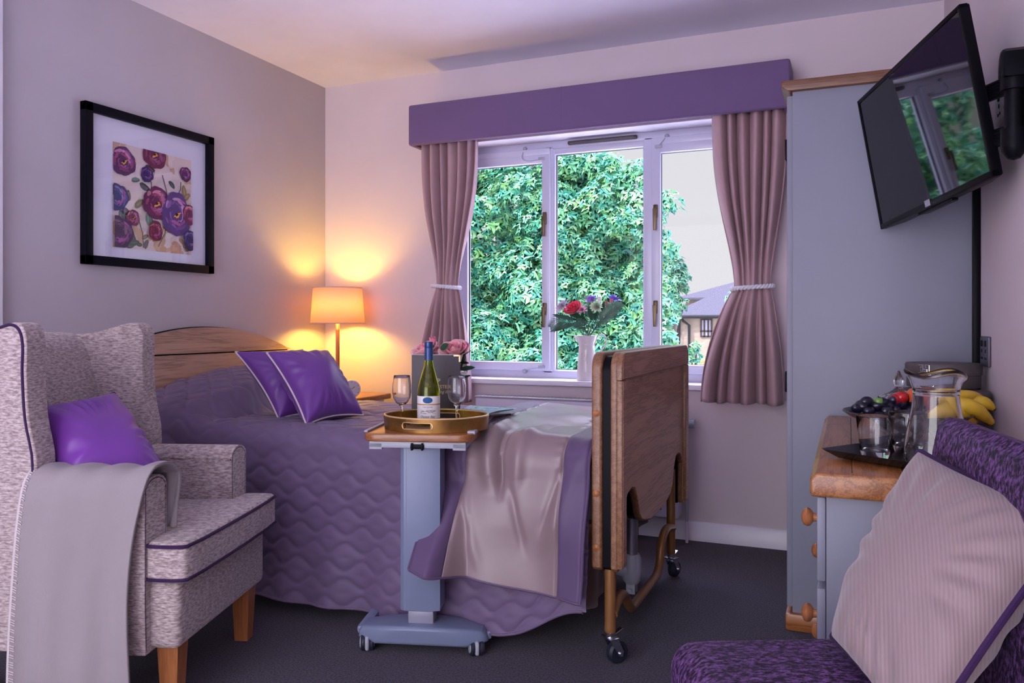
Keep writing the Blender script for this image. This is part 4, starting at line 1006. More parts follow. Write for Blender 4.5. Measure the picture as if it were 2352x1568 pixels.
def leafblade(q, a, b_, w_, up=(0,0,1), droop=.0, c=None, n=7, wav=0):
    a = np.array(a,float); b_ = np.array(b_,float); d_ = b_-a; L = np.linalg.norm(d_); d_ /= L; s_ = np.cross(d_, up); s_ /= np.linalg.norm(s_); nn = np.cross(s_, d_)
    A = np.zeros((n,3,3))
    for i in range(n):
        t_ = i/(n-1); ww = w_*math.sin(PI*min(.999,(.06+.94*t_)))**.7*(1+.2*math.sin(t_*wav*3) if wav else 1); c_ = a+d_*L*t_-np.array([0,0,droop*t_*t_])
        A[i] = [c_-s_*ww/2+nn*ww*.12, c_, c_+s_*ww/2+nn*ww*.12]
    q.grid(A, c=c)
for k, (pa, pb, w_) in enumerate((((1012,800,2.93),(1030,790,2.9),.024),((1062,842,2.92),(1090,846,2.9),.018),((1060,828,2.92),(1076,832,2.9),.012),((1062,862,2.9),(1080,862,2.88),.012),((1060,815,2.92),(1068,790,2.93),.014))):
    pass
q = M()
for pa, pb, w_ in (((1012,802,2.90),(1031,790,2.88),.026),((1055,848,2.92),(1092,844,2.86),.020),((1056,832,2.92),(1078,834,2.88),.012),((1060,868,2.9),(1082,862,2.86),.012),((1058,850,2.92),(1068,806,2.90),.010)):
    leafblade(q, at(*pa), at(*pb), w_, up=(.3,-.8,.4))
tag(q.build('rose_leaves', LEAFD, vs_, world=True, sharp=180), 'dark green rose leaves')

# ------------------------------------------------------------------ bedside cabinet, lamp, clock
t = thing('bedside_cabinet', 'white bedside cabinet with oak top in the corner by the lamp', 'bedside cabinet', (-2.55, 3.60, 0))
M().box((XL+.02,3.44,.615),(-2.335,3.78,.645),.007,3).build('top', OAKY, t, world=True)
M().box((XL+.025,3.46,.03),(-2.375,3.77,.615),.003).build('body', WHITE, t, world=True)
for z0_, z1_ in ((.42,.60),(.05,.41)):
    d_ = M().box((-2.376,3.475,z0_),(-2.362,3.755,z1_),.004).box((-2.363,3.50,z0_+.02),(-2.360,3.73,z0_+.022)).box((-2.363,3.50,z1_-.022),(-2.360,3.73,z1_-.02)).build('drawer', WHITE, t, world=True)
    M().lathe([(0,0),(.009,0),(.008,.008),(.016,.02),(.017,.026),(0,.032)],n=16,mat=Matrix.Translation((-2.36,3.615,(z0_+z1_)/2))@Matrix.Rotation(PI/2,4,'Y')).build('knob', BEECH, d_, world=True)
LP = np.array([-2.575, 3.615, .646])
lp = thing('table_lamp', 'lit table lamp with wooden stem and warm drum shade on the cabinet', 'lamp', tuple(LP))
M().lathe([(0,0),(.065,0),(.067,.006),(.065,.014),(.02,.018),(0,.018)],n=36).build('base', BEECH, lp)
M().prism([(.0115,0),(.008,.008),(0,.0115),(-.008,.008),(-.0115,0),(-.008,-.008),(0,-.0115),(.008,-.008)],2,.016,.355,.0).build('stem', wood('lamp_stem',(.42,.14,.03),(.34,.10,.02),(.25,.07,.015),2,.3), lp)
M().cyl((0,0,.35),(0,0,.42),.011,20).build('lamp_holder', GOLDL, lp)
m_, nt, p_ = newmat('lamp_shade'); p_.inputs['Base Color'].default_value = (.85,.70,.48,1); p_.inputs['Roughness'].default_value = .9
tr_ = nt.nodes.new('ShaderNodeBsdfTranslucent'); tr_.inputs[0].default_value = (.95,.62,.22,1); mx = nt.nodes.new('ShaderNodeMixShader'); mx.inputs[0].default_value = .28
nt.links.new(p_.outputs[0], mx.inputs[1]); nt.links.new(tr_.outputs[0], mx.inputs[2]); nt.links.new(mx.outputs[0], nt.nodes['Material Output'].inputs[0])
M().lathe([(.146,.385),(.131,.580)],n=64,cap=False).build('shade', m_, lp, sharp=180, thick=.0012)
STRIM = plain('shade_trim',(.62,.50,.45),.8)
for r_, z in ((.1465,.386),(.1315,.579)): M().tube([(r_*math.cos(2*PI*i/72),r_*math.sin(2*PI*i/72),z) for i in range(72)], .0028, 6, closed=True).build('shade_trim', STRIM, lp)
q = M()
for i in range(3): a = 2*PI*i/3; q.cyl((0,0,.41),(.140*math.cos(a),.140*math.sin(a),.41),.0015,6)
q.build('shade_carrier', GOLDL, lp)
mb, nt, p_ = newmat('lamp_bulb'); p_.inputs['Base Color'].default_value = (1,.9,.7,1); p_.inputs['Emission Color'].default_value = (1,.62,.2,1); p_.inputs['Emission Strength'].default_value = 60
M().ball((0,0,.462),(.022,.022,.034),20,14).build('bulb', mb, lp)
pl = bpy.data.objects.new('bulb_light', bpy.data.lights.new('bulb_light','POINT')); COL.objects.link(pl); pl.location = tuple(LP+np.array([0,0,.465])); pl.data.energy = LAMP_E; pl.data.color = (1,.60,.05); pl.data.shadow_soft_size = .036
# clock
cp = on(807, 4.08, .646+.0475)
ck = thing('alarm_clock', 'small round white clock with black hands on the bedside cabinet', 'clock', tuple(cp), math.radians(23.04+16))
q = M(); m4 = Matrix.Rotation(PI/2,4,'X'); q.lathe([(0,-.014),(.044,-.014),(.0465,-.008),(.0465,.010),(.044,.013),(0,.013)],n=48,mat=m4); q.build('case', WHITE, ck)
q = M()
for i in range(12):
    a = PI/2-2*PI*(i+1)/12; v, f = text(str(i+1), .0095); rot = a-PI/2
    q.add([(x*math.cos(rot)-z*math.sin(rot)+.036*math.cos(a), -.0136, x*math.sin(rot)+z*math.cos(rot)+.036*math.sin(a)) for x,z,_ in v], f)
q.build('numerals', BLACK, ck, sharp=0)
q = M(); q.tube([(0,-.0155,0),(.017,-.0155,.012)],.0011,5).tube([(0,-.0165,0),(-.030,-.0165,.0155)],.0008,5); q.cyl((0,-.0135,0),(0,-.018,0),.003,12); q.build('hands', BLACK, ck)
M().cyl((0,-.0135,0),(0,-.019,0),.0034,14).build('hub', GOLDL, ck)
q = M(); q.box((-.02,.0,-.0475),(.02,.02,-.040),.002); q.build('foot', BLACK, ck)

# ------------------------------------------------------------------ jug of flowers on the sill
JP = np.array([-1.232, 3.872, WZ0+.0055])
jg = thing('enamel_jug', 'tall cream enamel jug holding flowers on the window sill', 'jug', tuple(JP))
q = M(); A = []
pr = [(0,0),(.0505,0),(.0515,.004),(.047,.07),(.0415,.150),(.0405,.176),(.0425,.179),(.0415,.182),(.043,.19),(.050,.208),(.057,.226),(.0575,.228),(.054,.227),(.040,.19),(.038,.175),(.044,.07),(.047,.006),(0,.006)]
q.lathe(pr, n=56, cap=False)
V = q.v[0]; r_ = np.hypot(V[:,0],V[:,1]); an = np.arctan2(V[:,1],V[:,0]); k = sst(.18,.228,V[:,2])*np.exp(-((np.abs(an)-PI)/.5)**2)*.014; V[:,0] -= k
q.build('body', CERAM, jg, sharp=60)
q = M()
for k in range(3):
    for t_ in np.linspace(0,1,9): 
        a = -PI/2+.35*math.sin(t_*PI*2+k); z = .10+.045*t_; rr = .046-.0005*k; q.ball((rr*math.cos(a),rr*math.sin(a),z-k*.012),(.0022,.0018,.003),6,5)
q.build('embossed_garland', CERAM, jg)
q = M(); q.tube(smooth_path([(.042,.0,.176),(.048,0,.205),(.066,0,.231),(.09,0,.232),(.103,0,.212),(.098,0,.185),(.080,0,.155),(.050,0,.13),(.043,0,.122)],6), .0034, 8); q.build('handle', CERAM, jg)
J = JP+np.array([0,0,.205])
def jat(px, py, dd=0): return at(px, py, 4.03+dd)
rose('red_rose','bright red rose at the left of the jug bouquet','flower', jat(1316,708,-.04),(-.2,-.8,.8),.042,.045,((.70,.01,.05),(.78,.03,.10)),'flowers in the jug',stem_to=J,sd=11)
def mum(name, label, pos, ax, R_, cols, npet=60, group='flowers in the jug', flat=.4, sd=0, ruffle=0):
    pos = np.array(pos,float); t = thing(name, label, 'flower', tuple(pos), group=group); ax = np.array(ax,float); ax /= np.linalg.norm(ax)
    o1 = np.cross(ax,[.3,.2,1]); o1 /= np.linalg.norm(o1); o2 = np.cross(ax,o1); q = M(); rr = random.Random(sd)
    for i in range(npet):
        u_ = (i+.5)/npet; el = (1-u_)**.7*PI*.5; a = i*2.39996; L = R_*(.55+.45*u_)*rr.uniform(.85,1.1); up = o1*math.cos(a)+o2*math.sin(a)
        d_ = ax*math.sin(el)*flat*1.6+up*math.cos(el); c = np.array(cols[0])*(1-u_)+np.array(cols[1])*u_
        leafblade(q, pos, pos+d_*L, R_*(.22+ruffle), up=tuple(np.cross(d_,up)+ax*.3+1e-3), c=tuple(np.clip(c*rr.uniform(.8,1.1),0,1)), n=5, wav=ruffle*10)
    q.build('petals', PETAL, t, world=True, col=True, sharp=180)
    M().tube(smooth_path([pos, pos-ax*.02, J],5), .002, 6).build('stem', LEAFD, t, world=True)
mum('chrysanthemum','large pale lilac chrysanthemum at the far left of the jug bouquet', jat(1294,703),(-.5,-.6,.6),.056,((.55,.42,.60),(.66,.58,.70)),90,sd=1)
mum('chrysanthemum','pink bloom tucked behind the red rose in the jug', jat(1337,712,.03),(.1,-.8,.6),.040,((.75,.25,.45),(.80,.45,.60)),60,sd=2)
mum('carnation','purple carnation at the top centre of the jug bouquet', jat(1359,688),(0,-.6,.8),.036,((.30,.13,.60),(.45,.25,.75)),80,sd=3,ruffle=.25)
mum('carnation','pale green carnation in the middle of the jug bouquet', jat(1371,704,-.05),(.1,-.9,.5),.040,((.42,.58,.32),(.62,.74,.55)),80,sd=4,ruffle=.25)
rose('white_rose','white rosebud beside the purple carnation in the jug','flower', jat(1377,690,.03),(.1,-.3,1),.020,.045,((.75,.75,.66),(.80,.78,.72)),'flowers in the jug',open_=.3,stem_to=J,sd=14)
rose('alstroemeria_bud','small red bud right of the green carnation in the jug','flower', jat(1393,698,-.03),(.0,-.3,1),.013,.032,((.55,.05,.14),(.60,.20,.25)),'flowers in the jug',open_=.3,stem_to=J,sd=15)
rose('alstroemeria_bud','small red bud beside the violet iris in the jug','flower', jat(1404,692,-.03),(.2,-.3,1),.013,.030,((.60,.08,.14),(.60,.25,.25)),'flowers in the jug',open_=.3,stem_to=J,sd=16)
mum('iris','violet blue iris at the right end of the jug bouquet', jat(1411,688),(.4,-.5,.8),.042,((.16,.07,.55),(.28,.18,.75)),26,sd=6,ruffle=.15)
def frond(label, P_, nl, ll, w_, dn):
    P_ = [np.array(p) for p in P_]; t = thing('palm_frond', label, 'leaf', tuple(P_[0]), group='greenery in the jug'); S_ = smooth_path(P_,10); q = M()
    q.tube([tuple(p) for p in S_], .0014, 5); n = len(S_)
    for k in range(nl):
        i = int((.25+.72*k/nl)*(n-1)); p = S_[i]; d_ = S_[min(i+1,n-1)]-S_[i-1]; d_ /= np.linalg.norm(d_)
        sdv = np.cross(d_, np.array([.2,-1,.1])); sdv /= np.linalg.norm(sdv); L = ll*math.sin(PI*(.2+.75*k/nl))
        for sg in (-1,1): leafblade(q, p, p+(d_*.8+sdv*sg*.75+np.array([0,-.15,0]))*L, w_, up=(.2,-1,.3), droop=dn*L, n=6)
    q.build('leaflets', LEAFG, t, world=True, sharp=180)
frond('grey green palm frond fanning out at the lower left of the jug', [J, jat(1320,748,-.05), jat(1290,735,-.08), jat(1262,752,-.08)], 22, .06, .0045, .3)
frond('grey green palm frond in front of the jug rim', [J, jat(1345,755,-.10), jat(1338,742,-.13), jat(1325,733,-.14)], 16, .05, .006, .5)
frond('long grey green palm frond leaning right above the jug handle', [J, jat(1372,745,-.04), jat(1400,718,-.05), jat(1430,695,-.06)], 22, .055, .006, .1)
frond('palm frond standing up behind the flowers in the jug', [J, jat(1352,730,.06), jat(1346,700,.07), jat(1340,672,.08)], 18, .04, .004, .0)
q = M()
for (a, b_, w_) in (((1325,735),(1268,722),.022),((1322,742),(1262,762),.026),((1335,730),(1300,712),.03),((1360,735),(1352,705),.025),((1380,735),(1388,690),.022),((1385,735),(1420,700),.024),((1375,745),(1428,702),.02),((1335,738),(1340,715),.02),((1370,748),(1392,728),.02),((1350,740),(1318,725),.03),((1365,735),(1375,715),.03)):
    leafblade(q, jat(*a), jat(*b_,-.04), w_, up=(.1,-1,.3), droop=.0)
tag(q.build('dark_leaves', LEAFD, None, sharp=180), 'broad dark green leaves around the flowers in the jug', 'leaves', 'greenery in the jug', 'stuff')
#MORE3
# ------------------------------------------------------------------ television on its bracket
o_ = np.array([.1682,2.4465,1.5537]); ux = np.array([.3234,-.9439,.0663]); uy = np.array([.9319,.3299,.1506]); uz = np.array([-.1641,.0131,.9864])
# local: x along width, z up, y into the back (away from the viewer)
RM = Matrix(((ux[0],uy[0],uz[0]),(ux[1],uy[1],uz[1]),(ux[2],uy[2],uz[2])))
tv = thing('television', 'black flat screen television tilted down on the right wall bracket', 'television', tuple(o_), rot=RM.to_euler())
hw, hz = .333, .2095
q = M(); bz = .012
for a, b_ in (((-hw,-hz),(-hw+bz,hz)),((hw-bz,-hz),(hw,hz)),((-hw,hz-bz),(hw,hz)),((-hw,-hz),(hw,-hz+.016))): q.box((a[0],-.002,a[1]),(b_[0],.018,b_[1]),.002)
q.build('bezel', BLACK, tv)
q = M(); q.prism([(-hw+.001,.014),(hw-.001,.014),(hw-.001,.022),(hw-.05,.034),(hw-.09,.045),(-hw+.09,.045),(-hw+.05,.034),(-hw+.001,.022)],2,-hz+.001,hz-.001,.008); q.build('back_casing', BLACK, tv)
M().box((-hw+bz,.001,-hz+.016),(hw-bz,.006,hz-bz)).build('screen', SCREEN, tv)
q = M(); q.box((-.015,-.0035,-hz+.002),(.015,-.0015,-hz+.020),.001); q.build('badge', plain('badge_grey',(.28,.28,.32),.4), tv)
q = M(); q.tube([(.006*math.cos(2*PI*i/20),-.004,-hz+.011+.006*math.sin(2*PI*i/20)) for i in range(20)],.0008,5,closed=True); q.tube([(0,-.004,-hz+.014),(0,-.004,-hz+.009),(.004,-.004,-hz+.009)],.0008,5); q.build('badge_emblem', LIGHTP, tv)
q = M(); q.prism([(-.10,.014),(.10,.014),(.08,.04),(-.08,.04)],2,-hz-.006,-hz+.004,.003); q.build('stand_recess', BLACK, tv)
# bracket, built in the wall frame
br = thing('television_bracket', 'black swivel television bracket with two arms on the right wall', 'bracket', (XR, 2.08, 1.5))
PVX, PVY = .338, 2.055
q = M(); q.box((XR-.014,PVY-.035,1.42),(XR-.001,PVY+.035,1.63),.006,3); q.prism([(PVY-.034,1.57),(PVY+.034,1.57),(PVY+.033,1.60),(PVY+.022,1.628),(PVY,1.640),(PVY-.022,1.628),(PVY-.033,1.60)],0,XR-.062,XR-.001,.012); q.build('wall_plate', BLACK, br, world=True)
bk = o_ + uy*.05
q = M(); q.cyl((PVX,PVY,1.42),(PVX,PVY,1.60),.019,24).cyl((PVX,PVY,1.42),(PVX,PVY,1.46),.026,24).cyl((PVX,PVY,1.545),(PVX,PVY,1.60),.027,24); q.lathe([(0,0),(.013,.004),(.024,.02),(.026,.03)],center=(PVX,PVY,1.39),n=24,cap=False); q.build('pivot', BLACK, br, world=True)
for z0_, z1_ in ((1.578,1.60),(1.468,1.48)):
    q = M()
    a = np.array([PVX,PVY,z0_]); b_ = np.array([bk[0]+.012,bk[1]-.03,z1_])
    for k in range(5):
        zz = .0-(k*.008); q.tube([a+[0,0,zz], (a+b_)/2+[.004,-.002,zz+.008], b_+[0,0,zz]], .006, 8)
    q.build('arm', BLACK, br, world=True)
q = M(); m4 = tv.rotation_euler.to_matrix().to_4x4(); m4.translation = Vector(o_); q.box((-.06,.046,-.06),(.06,.054,.06),.004,mat=m4); q.box((-.03,.05,-.07),(.03,.07,.09),.006,mat=m4); q.build('screen_plate', BLACK, br, world=True)
# sockets on the right wall
def socket(name, label, y0, y1, z0, z1, m_, det, cat='socket'):
    t = thing(name, label, cat, (XR, (y0+y1)/2, z0)); M().box((XR-.009,y0,z0),(XR-.0005,y1,z1),.003,3).build('faceplate', m_, t, world=True)
    ng = 2
    for k in range(ng):
        q = M()
        yc = y0+(y1-y0)*(.27+.46*k); zc = (z0+z1)/2-.012
        q.box((XR-.0105,yc-.004,zc+.008),(XR-.008,yc+.004,zc+.018)).box((XR-.0105,yc-.017,zc-.012),(XR-.008,yc-.008,zc-.005)).box((XR-.0105,yc+.008,zc-.012),(XR-.008,yc+.017,zc-.005))
        q.box((XR-.0125,yc-.008,zc+.026),(XR-.008,yc+.008,zc+.044),.002)
        q.build('pin_holes', det, t, world=True)
socket('double_socket','brushed steel double socket low on the right wall beside the wardrobe',2.60,2.745,.903,.990,plain('socket_dark_steel',(.10,.10,.13),.4,metal=.4),BLACK)
socket('double_socket','white socket outlet high on the right wall behind the television',2.27,2.47,1.555,1.64,plain('socket_white',(.62,.60,.60),.4),BLACK)

# ------------------------------------------------------------------ things on the chest
TZC = CZ+.0005
def onc(px, py, z=TZC): d = (CAM_Z-z)*FL/(py-745); return at(px, py, d)
# black square tray
c0 = np.array([-.060,1.895]); c1 = np.array([.135,1.762]); ed = (c1-c0); ed /= np.linalg.norm(ed); nd = np.array([-ed[1],ed[0]]); trc = c0+ed*.135+nd*.135
bt_ = thing('square_tray', 'black square tray under the tumblers on the oak chest top', 'tray', (trc[0],trc[1],TZC), math.atan2(ed[1],ed[0]))
q = M(); n_ = 8; A = []
for hwid, z in ((.0,.004),(.095,.004),(.112,.010),(.130,.020),(.135,.022),(.131,.018),(.112,.004),(.095,0),(0,0)):
    p = rrect(-hwid,hwid,-hwid,hwid,max(.0005,min(.012,hwid*.2)),4) if hwid else [(0,0)]*20
    A.append([(x,y,z) for x,y in p])
A = np.array(A)
q.grid(A, closed_v=True); q.build('tray_body', plain('tray_black',(.012,.012,.016),.25), bt_, sharp=50)
def tumbler(px, py, label, sc_=1.):
    p = onc(px, py, TZC+.0045); t = thing('tumbler', label, 'tumbler', tuple(p), group='tumblers on the black tray')
    o1 = [(0,0),(.027,0),(.0285,.002),(.031,.022),(.0365,.06),(.0395,.093),(.0388,.0945),(.0375,.093),(.0345,.06),(.029,.022),(.027,.0175),(0,.0165)]
    M().lathe([(r_*sc_,z*sc_) for r_,z in o1], n=48, cap=False).build('glass', CLEAR, t, sharp=50)
tumbler(2010, 1053, 'empty glass tumbler on the left of the black tray'); tumbler(2084, 1040, 'empty glass tumbler on the black tray half behind the front one')
p = onc(2150, 1074, TZC+.0045)
t = thing('glass_jug', 'clear glass water jug with lobed rim on the black tray', 'jug', tuple(p), math.radians(60))
pr = [(0,0),(.054,0),(.058,.004),(.061,.02),(.060,.04),(.053,.085),(.0455,.125),(.0425,.148),(.0425,.152),(.0445,.154),(.0445,.157),(.0435,.159),(.0440,.163),(.050,.180),(.057,.190),(.0585,.195),(.057,.199),(.054,.198)]
inn = [(.051,.192),(.046,.180),(.0405,.163),(.039,.150),(.042,.125),(.0495,.085),(.0565,.04),(.057,.02),(.052,.010),(0,.009)]
q = M(); q.lathe(pr+inn, n=72, cap=False); V = q.v[0]; an = np.arctan2(V[:,1],V[:,0]); k = sst(.165,.197,V[:,2])
V[:,2] += k*(.006*np.cos(3*an)-.002); rs = 1+k*(.035*np.cos(3*an)); V[:,0]*=rs; V[:,1]*=rs
q.build('glass', CLEAR, t, sharp=60)
# fruit bowl
FB = np.array([.1335,2.22,TZC]); 
fb = thing('fruit_bowl', 'wide dark footed bowl of fruit behind the tumblers', 'bowl', tuple(FB))
M().lathe([(r_*1.06,z_*.93) for r_,z_ in [(0,0),(.05,0),(.052,.003),(.03,.008),(.02,.018),(.03,.028),(.080,.045),(.127,.072),(.140,.083),(.139,.086),(.125,.076),(.078,.050),(.03,.034),(0,.032)]],n=64,cap=False).build('bowl', BOWLM, fb)
GR = plain('grape_skin',(.010,.010,.028),.28,coat=.25,var=.3,vs=60)
gp = [(1968,938,1.965),(1990,922,2.00),(1996,944,1.955),(2030,925,2.03),(2036,943,1.96),(2050,920,2.05),(2057,940,1.98),(2072,928,2.02),(2078,915,2.06),(2088,942,1.97),(2097,925,2.03),(2015,932,2.04),(2044,955,1.93),(2020,957,1.94),(2066,958,1.93),(2085,958,1.93),(2100,958,1.95),(2012,965,1.95),(2105,940,2.02),(2060,925,2.08),(2040,935,2.1),(1978,932,2.03),(2118,950,1.98),(2112,925,2.06)]
g0 = None
for i, (a, b_, d_) in enumerate(gp):
    p = at(a, b_, min(d_+.12, 2.09))
    if g0 is None:
        q = M(); q.ball((0,0,0),(.0175,.0132,.0136),18,12); g0 = q.build('grape', GR); o = g0
    else: o = g0.copy(); COL.objects.link(o); MW[o.name] = Matrix.Identity(4)
    o.location = tuple(p); o.rotation_euler = (rnd.uniform(-.5,.5), rnd.uniform(-.6,.6), rnd.uniform(0,6)); s_ = rnd.uniform(.92,1.12); o.scale = (s_,s_,s_)
    tag(o, 'dark purple grape among the heap at the left of the fruit bowl', 'grape', 'dark grapes in the fruit bowl')
def ballfruit(name, label, pos, r_, m_, sc3=(1,1,.95)):
    t = thing(name, label, 'fruit', tuple(pos)); q = M(); q.ball((0,0,0),(r_*sc3[0],r_*sc3[1],r_*sc3[2]),24,16); V = q.v[0]; rr = np.hypot(V[:,0],V[:,1]); V[:,2] -= np.sign(V[:,2])*r_*.22*np.exp(-(rr/(r_*.35))**2)
    q.build('skin', m_, t); q = M(); q.tube([(0,0,r_*.65),(.002,0,r_*.95)],.0014,6); q.build('stalk', plain('stalk',(.08,.05,.02),.8), t)
ballfruit('plum','red plum right of the grapes, seen through the glass jug', at(2128,922,2.09), .030, plain('plum_red',(.30,.03,.06),.3,coat=.2,var=.3,vs=40))
ballfruit('apple','orange red apple beside the grapes behind the glass jug', at(2108,912,2.09), .030, plain('apple_orange',(.60,.10,.02),.35,coat=.2,var=.3,vs=50))
ballfruit('strawberry','bright red strawberry at the back of the grapes', at(2070,912,2.09), .018, plain('berry_red',(.50,.01,.015),.3,coat=.2))
ballfruit('strawberry','red strawberry left of the other, behind the grapes', at(2055,917,2.09), .016, plain('berry_red2',(.42,.01,.02),.3,coat=.2))
ballfruit('green_grape','green grape peeping out behind the dark grapes', at(2018,922,2.09), .013, plain('grape_green',(.16,.32,.07),.3,coat=.2))
ballfruit('peach','red orange peach low in the bowl, seen through the jug', at(2128,958,2.09), .027, plain('peach_red',(.45,.12,.05),.45,var=.4,vs=30))
BAN = plain('banana_skin',(.72,.47,.03),.45,var=.12,vs=30); BTIP = plain('banana_tip',(.05,.03,.015),.7)
def banana(label, P_, r_=.0175):
    P_ = [at(p[0],p[1],p[2]+.10) for p in P_]; t = thing('banana', label, 'banana', tuple(sum(P_)/len(P_)), group='bananas in the fruit bowl'); S_ = smooth_path(P_,8); n = len(S_)
    rr = [max(.0035, r_*math.sin(PI*min(.94,max(.06,i/(n-1))))**.45) for i in range(n)]
    M().tube(S_, rr, 9).build('skin', BAN, t, world=True, sharp=55)
    q = M(); d_ = S_[-1]-S_[-2]; d_ /= np.linalg.norm(d_); q.tube([S_[-1]-d_*.004,S_[-1]+d_*.006],[rr[-1]*1.1,.0035],8); d_ = S_[0]-S_[1]; d_ /= np.linalg.norm(d_); q.tube([S_[0]-d_*.002,S_[0]+d_*.012],[rr[0],.004],8); q.build('tip', BTIP, t, world=True)
banana('topmost banana, leaning against the grey boxes', [(2150,925,1.95),(2185,913,1.92),(2225,909,1.93),(2256,915,1.97)], .0165)
banana('long banana in front with its end beyond the bowl rim', [(2165,935,1.88),(2200,930,1.84),(2240,940,1.83),(2276,968,1.86)], .0205)
banana('short banana tip pointing right between the other two', [(2200,938,1.95),(2235,925,1.93),(2262,925,1.92),(2281,938,1.92)], .0165)
banana('lowest banana seen through the glass jug', [(2120,965,1.88),(2160,950,1.84),(2200,950,1.83),(2238,968,1.86)], .019)
# crystal jar
p = np.array([.128,2.435,TZC]); t = thing('crystal_jar', 'cut crystal jar with pointed lid between the grapes and the taupe boxes', 'jar', tuple(p))
def flute(q, n, amp, zmin=0):
    V = q.v[0]; an = np.arctan2(V[:,1],V[:,0]); k = 1+amp*np.cos(n*an); V[:,0]*=k; V[:,1]*=k
q = M(); q.lathe([(0,0),(.038,0),(.040,.004),(.046,.05),(.050,.082),(.0465,.082),(.042,.05),(.036,.008),(0,.008)],n=96,cap=False); flute(q,16,.03); q.build('bowl', CLEAR, t, sharp=30)
q = M(); q.lathe([(0,.100),(.02,.097),(.047,.086),(.052,.083),(.053,.090),(.052,.098),(.040,.103),(.022,.112),(.012,.120),(.008,.127),(.012,.132),(.0135,.142),(.011,.152),(.006,.162),(.002,.171),(0,.173)],n=96,cap=False); flute(q,16,.03); q.build('lid', CLEAR, t, sharp=30)
# taupe boxes
def hatbox(x, y, z, r_, hb, hl, label, emblem=None, n=40):
    t = thing('round_box', label, 'box', (x,y,z), group='taupe boxes')
    M().lathe([(0,0),(r_-.004,0),(r_-.003,.002),(r_-.003,hb),(0,hb)],n=n,center=(0,0,0)).build('body', HATB, t)
    l_ = M().lathe([(0,hb+.001),(r_,hb+.001),(r_+.001,hb+.004),(r_+.001,hb+hl-.004),(r_-.002,hb+hl),(0,hb+hl+.002)],n=n).build('lid', HATB, t)
    return t, l_
hatbox(.247,2.565,TZC,.118,.078,.034,'larger taupe round box standing on the chest, under the smaller one')
hb_, lid_ = hatbox(.258,2.665,TZC+.1145,.101,.036,.034,'smaller taupe round box with silver square emblem, topmost of the two')
q = M(); hb2 = .037
av = math.atan2(-2.665,-.258)-.50
def sqp(u_, v_): a = av+u_/.103; return (.1035*math.cos(a), .1035*math.sin(a), hb2+.017+v_)
for s_, P_ in ((1,[(-.013,-.011),(-.013,.011),(.013,.011),(.013,-.011)]),):
    for a, b_ in (((-.016,-.012),(-.016,.012)),((-.016,.012),(-.002,.012)),((-.016,-.012),(.004,-.012)),((-.010,-.006),(-.010,.006)),((-.010,.006),(-.002,.006)),((-.002,-.006),(-.002,.012)),((-.010,-.006),(.004,-.006)),((.004,-.012),(.004,0)),((-.004,0),(.010,0)),((.004,.006),(.010,.006)),((.004,.012),(.016,.012)),((.016,.012),(.016,-.012)),((.008,-.012),(.016,-.012)),((.010,.0),(.010,-.007)),((.004,.006),(.004,.012))):
        q.tube([sqp(*a), sqp(*b_)], .0011, 5)
q.build('emblem', CHROME, lid_, sharp=0)
t_hat = None

# ------------------------------------------------------------------ outside
GZ = -3.0
struct(M().box((-60,YF+.3,GZ-.2),(60,90,GZ)).build('ground', plain('pale_ground',(.55,.54,.56),.9,var=.3,vs=2)))
LV = leafm('leaves', [(.02,.15,.10),(.04,.26,.17),(.16,.40,.12),(.06,.34,.25),(.26,.52,.24),(.03,.20,.16)], .45, .38)
LV2 = leafm('leaves_dark', [(.02,.11,.07),(.04,.18,.10),(.07,.23,.09),(.02,.13,.09)], .35, .4)
BARK = plain('bark',(.06,.045,.035),.9,bs=(30,.5,.02))
LEAF2D = np.array([(0,0),(.16,.10),(.50,.05),(.40,.28),(.62,.52),(.34,.50),(.30,.66),(.14,.60),(0,1.0),(-.14,.60),(-.30,.66),(-.34,.50),(-.62,.52),(-.40,.28),(-.50,.05),(-.16,.10)])
LEAFS = np.array([(0,0),(.32,.35),(.22,.75),(0,1),(-.22,.75),(-.32,.35)])
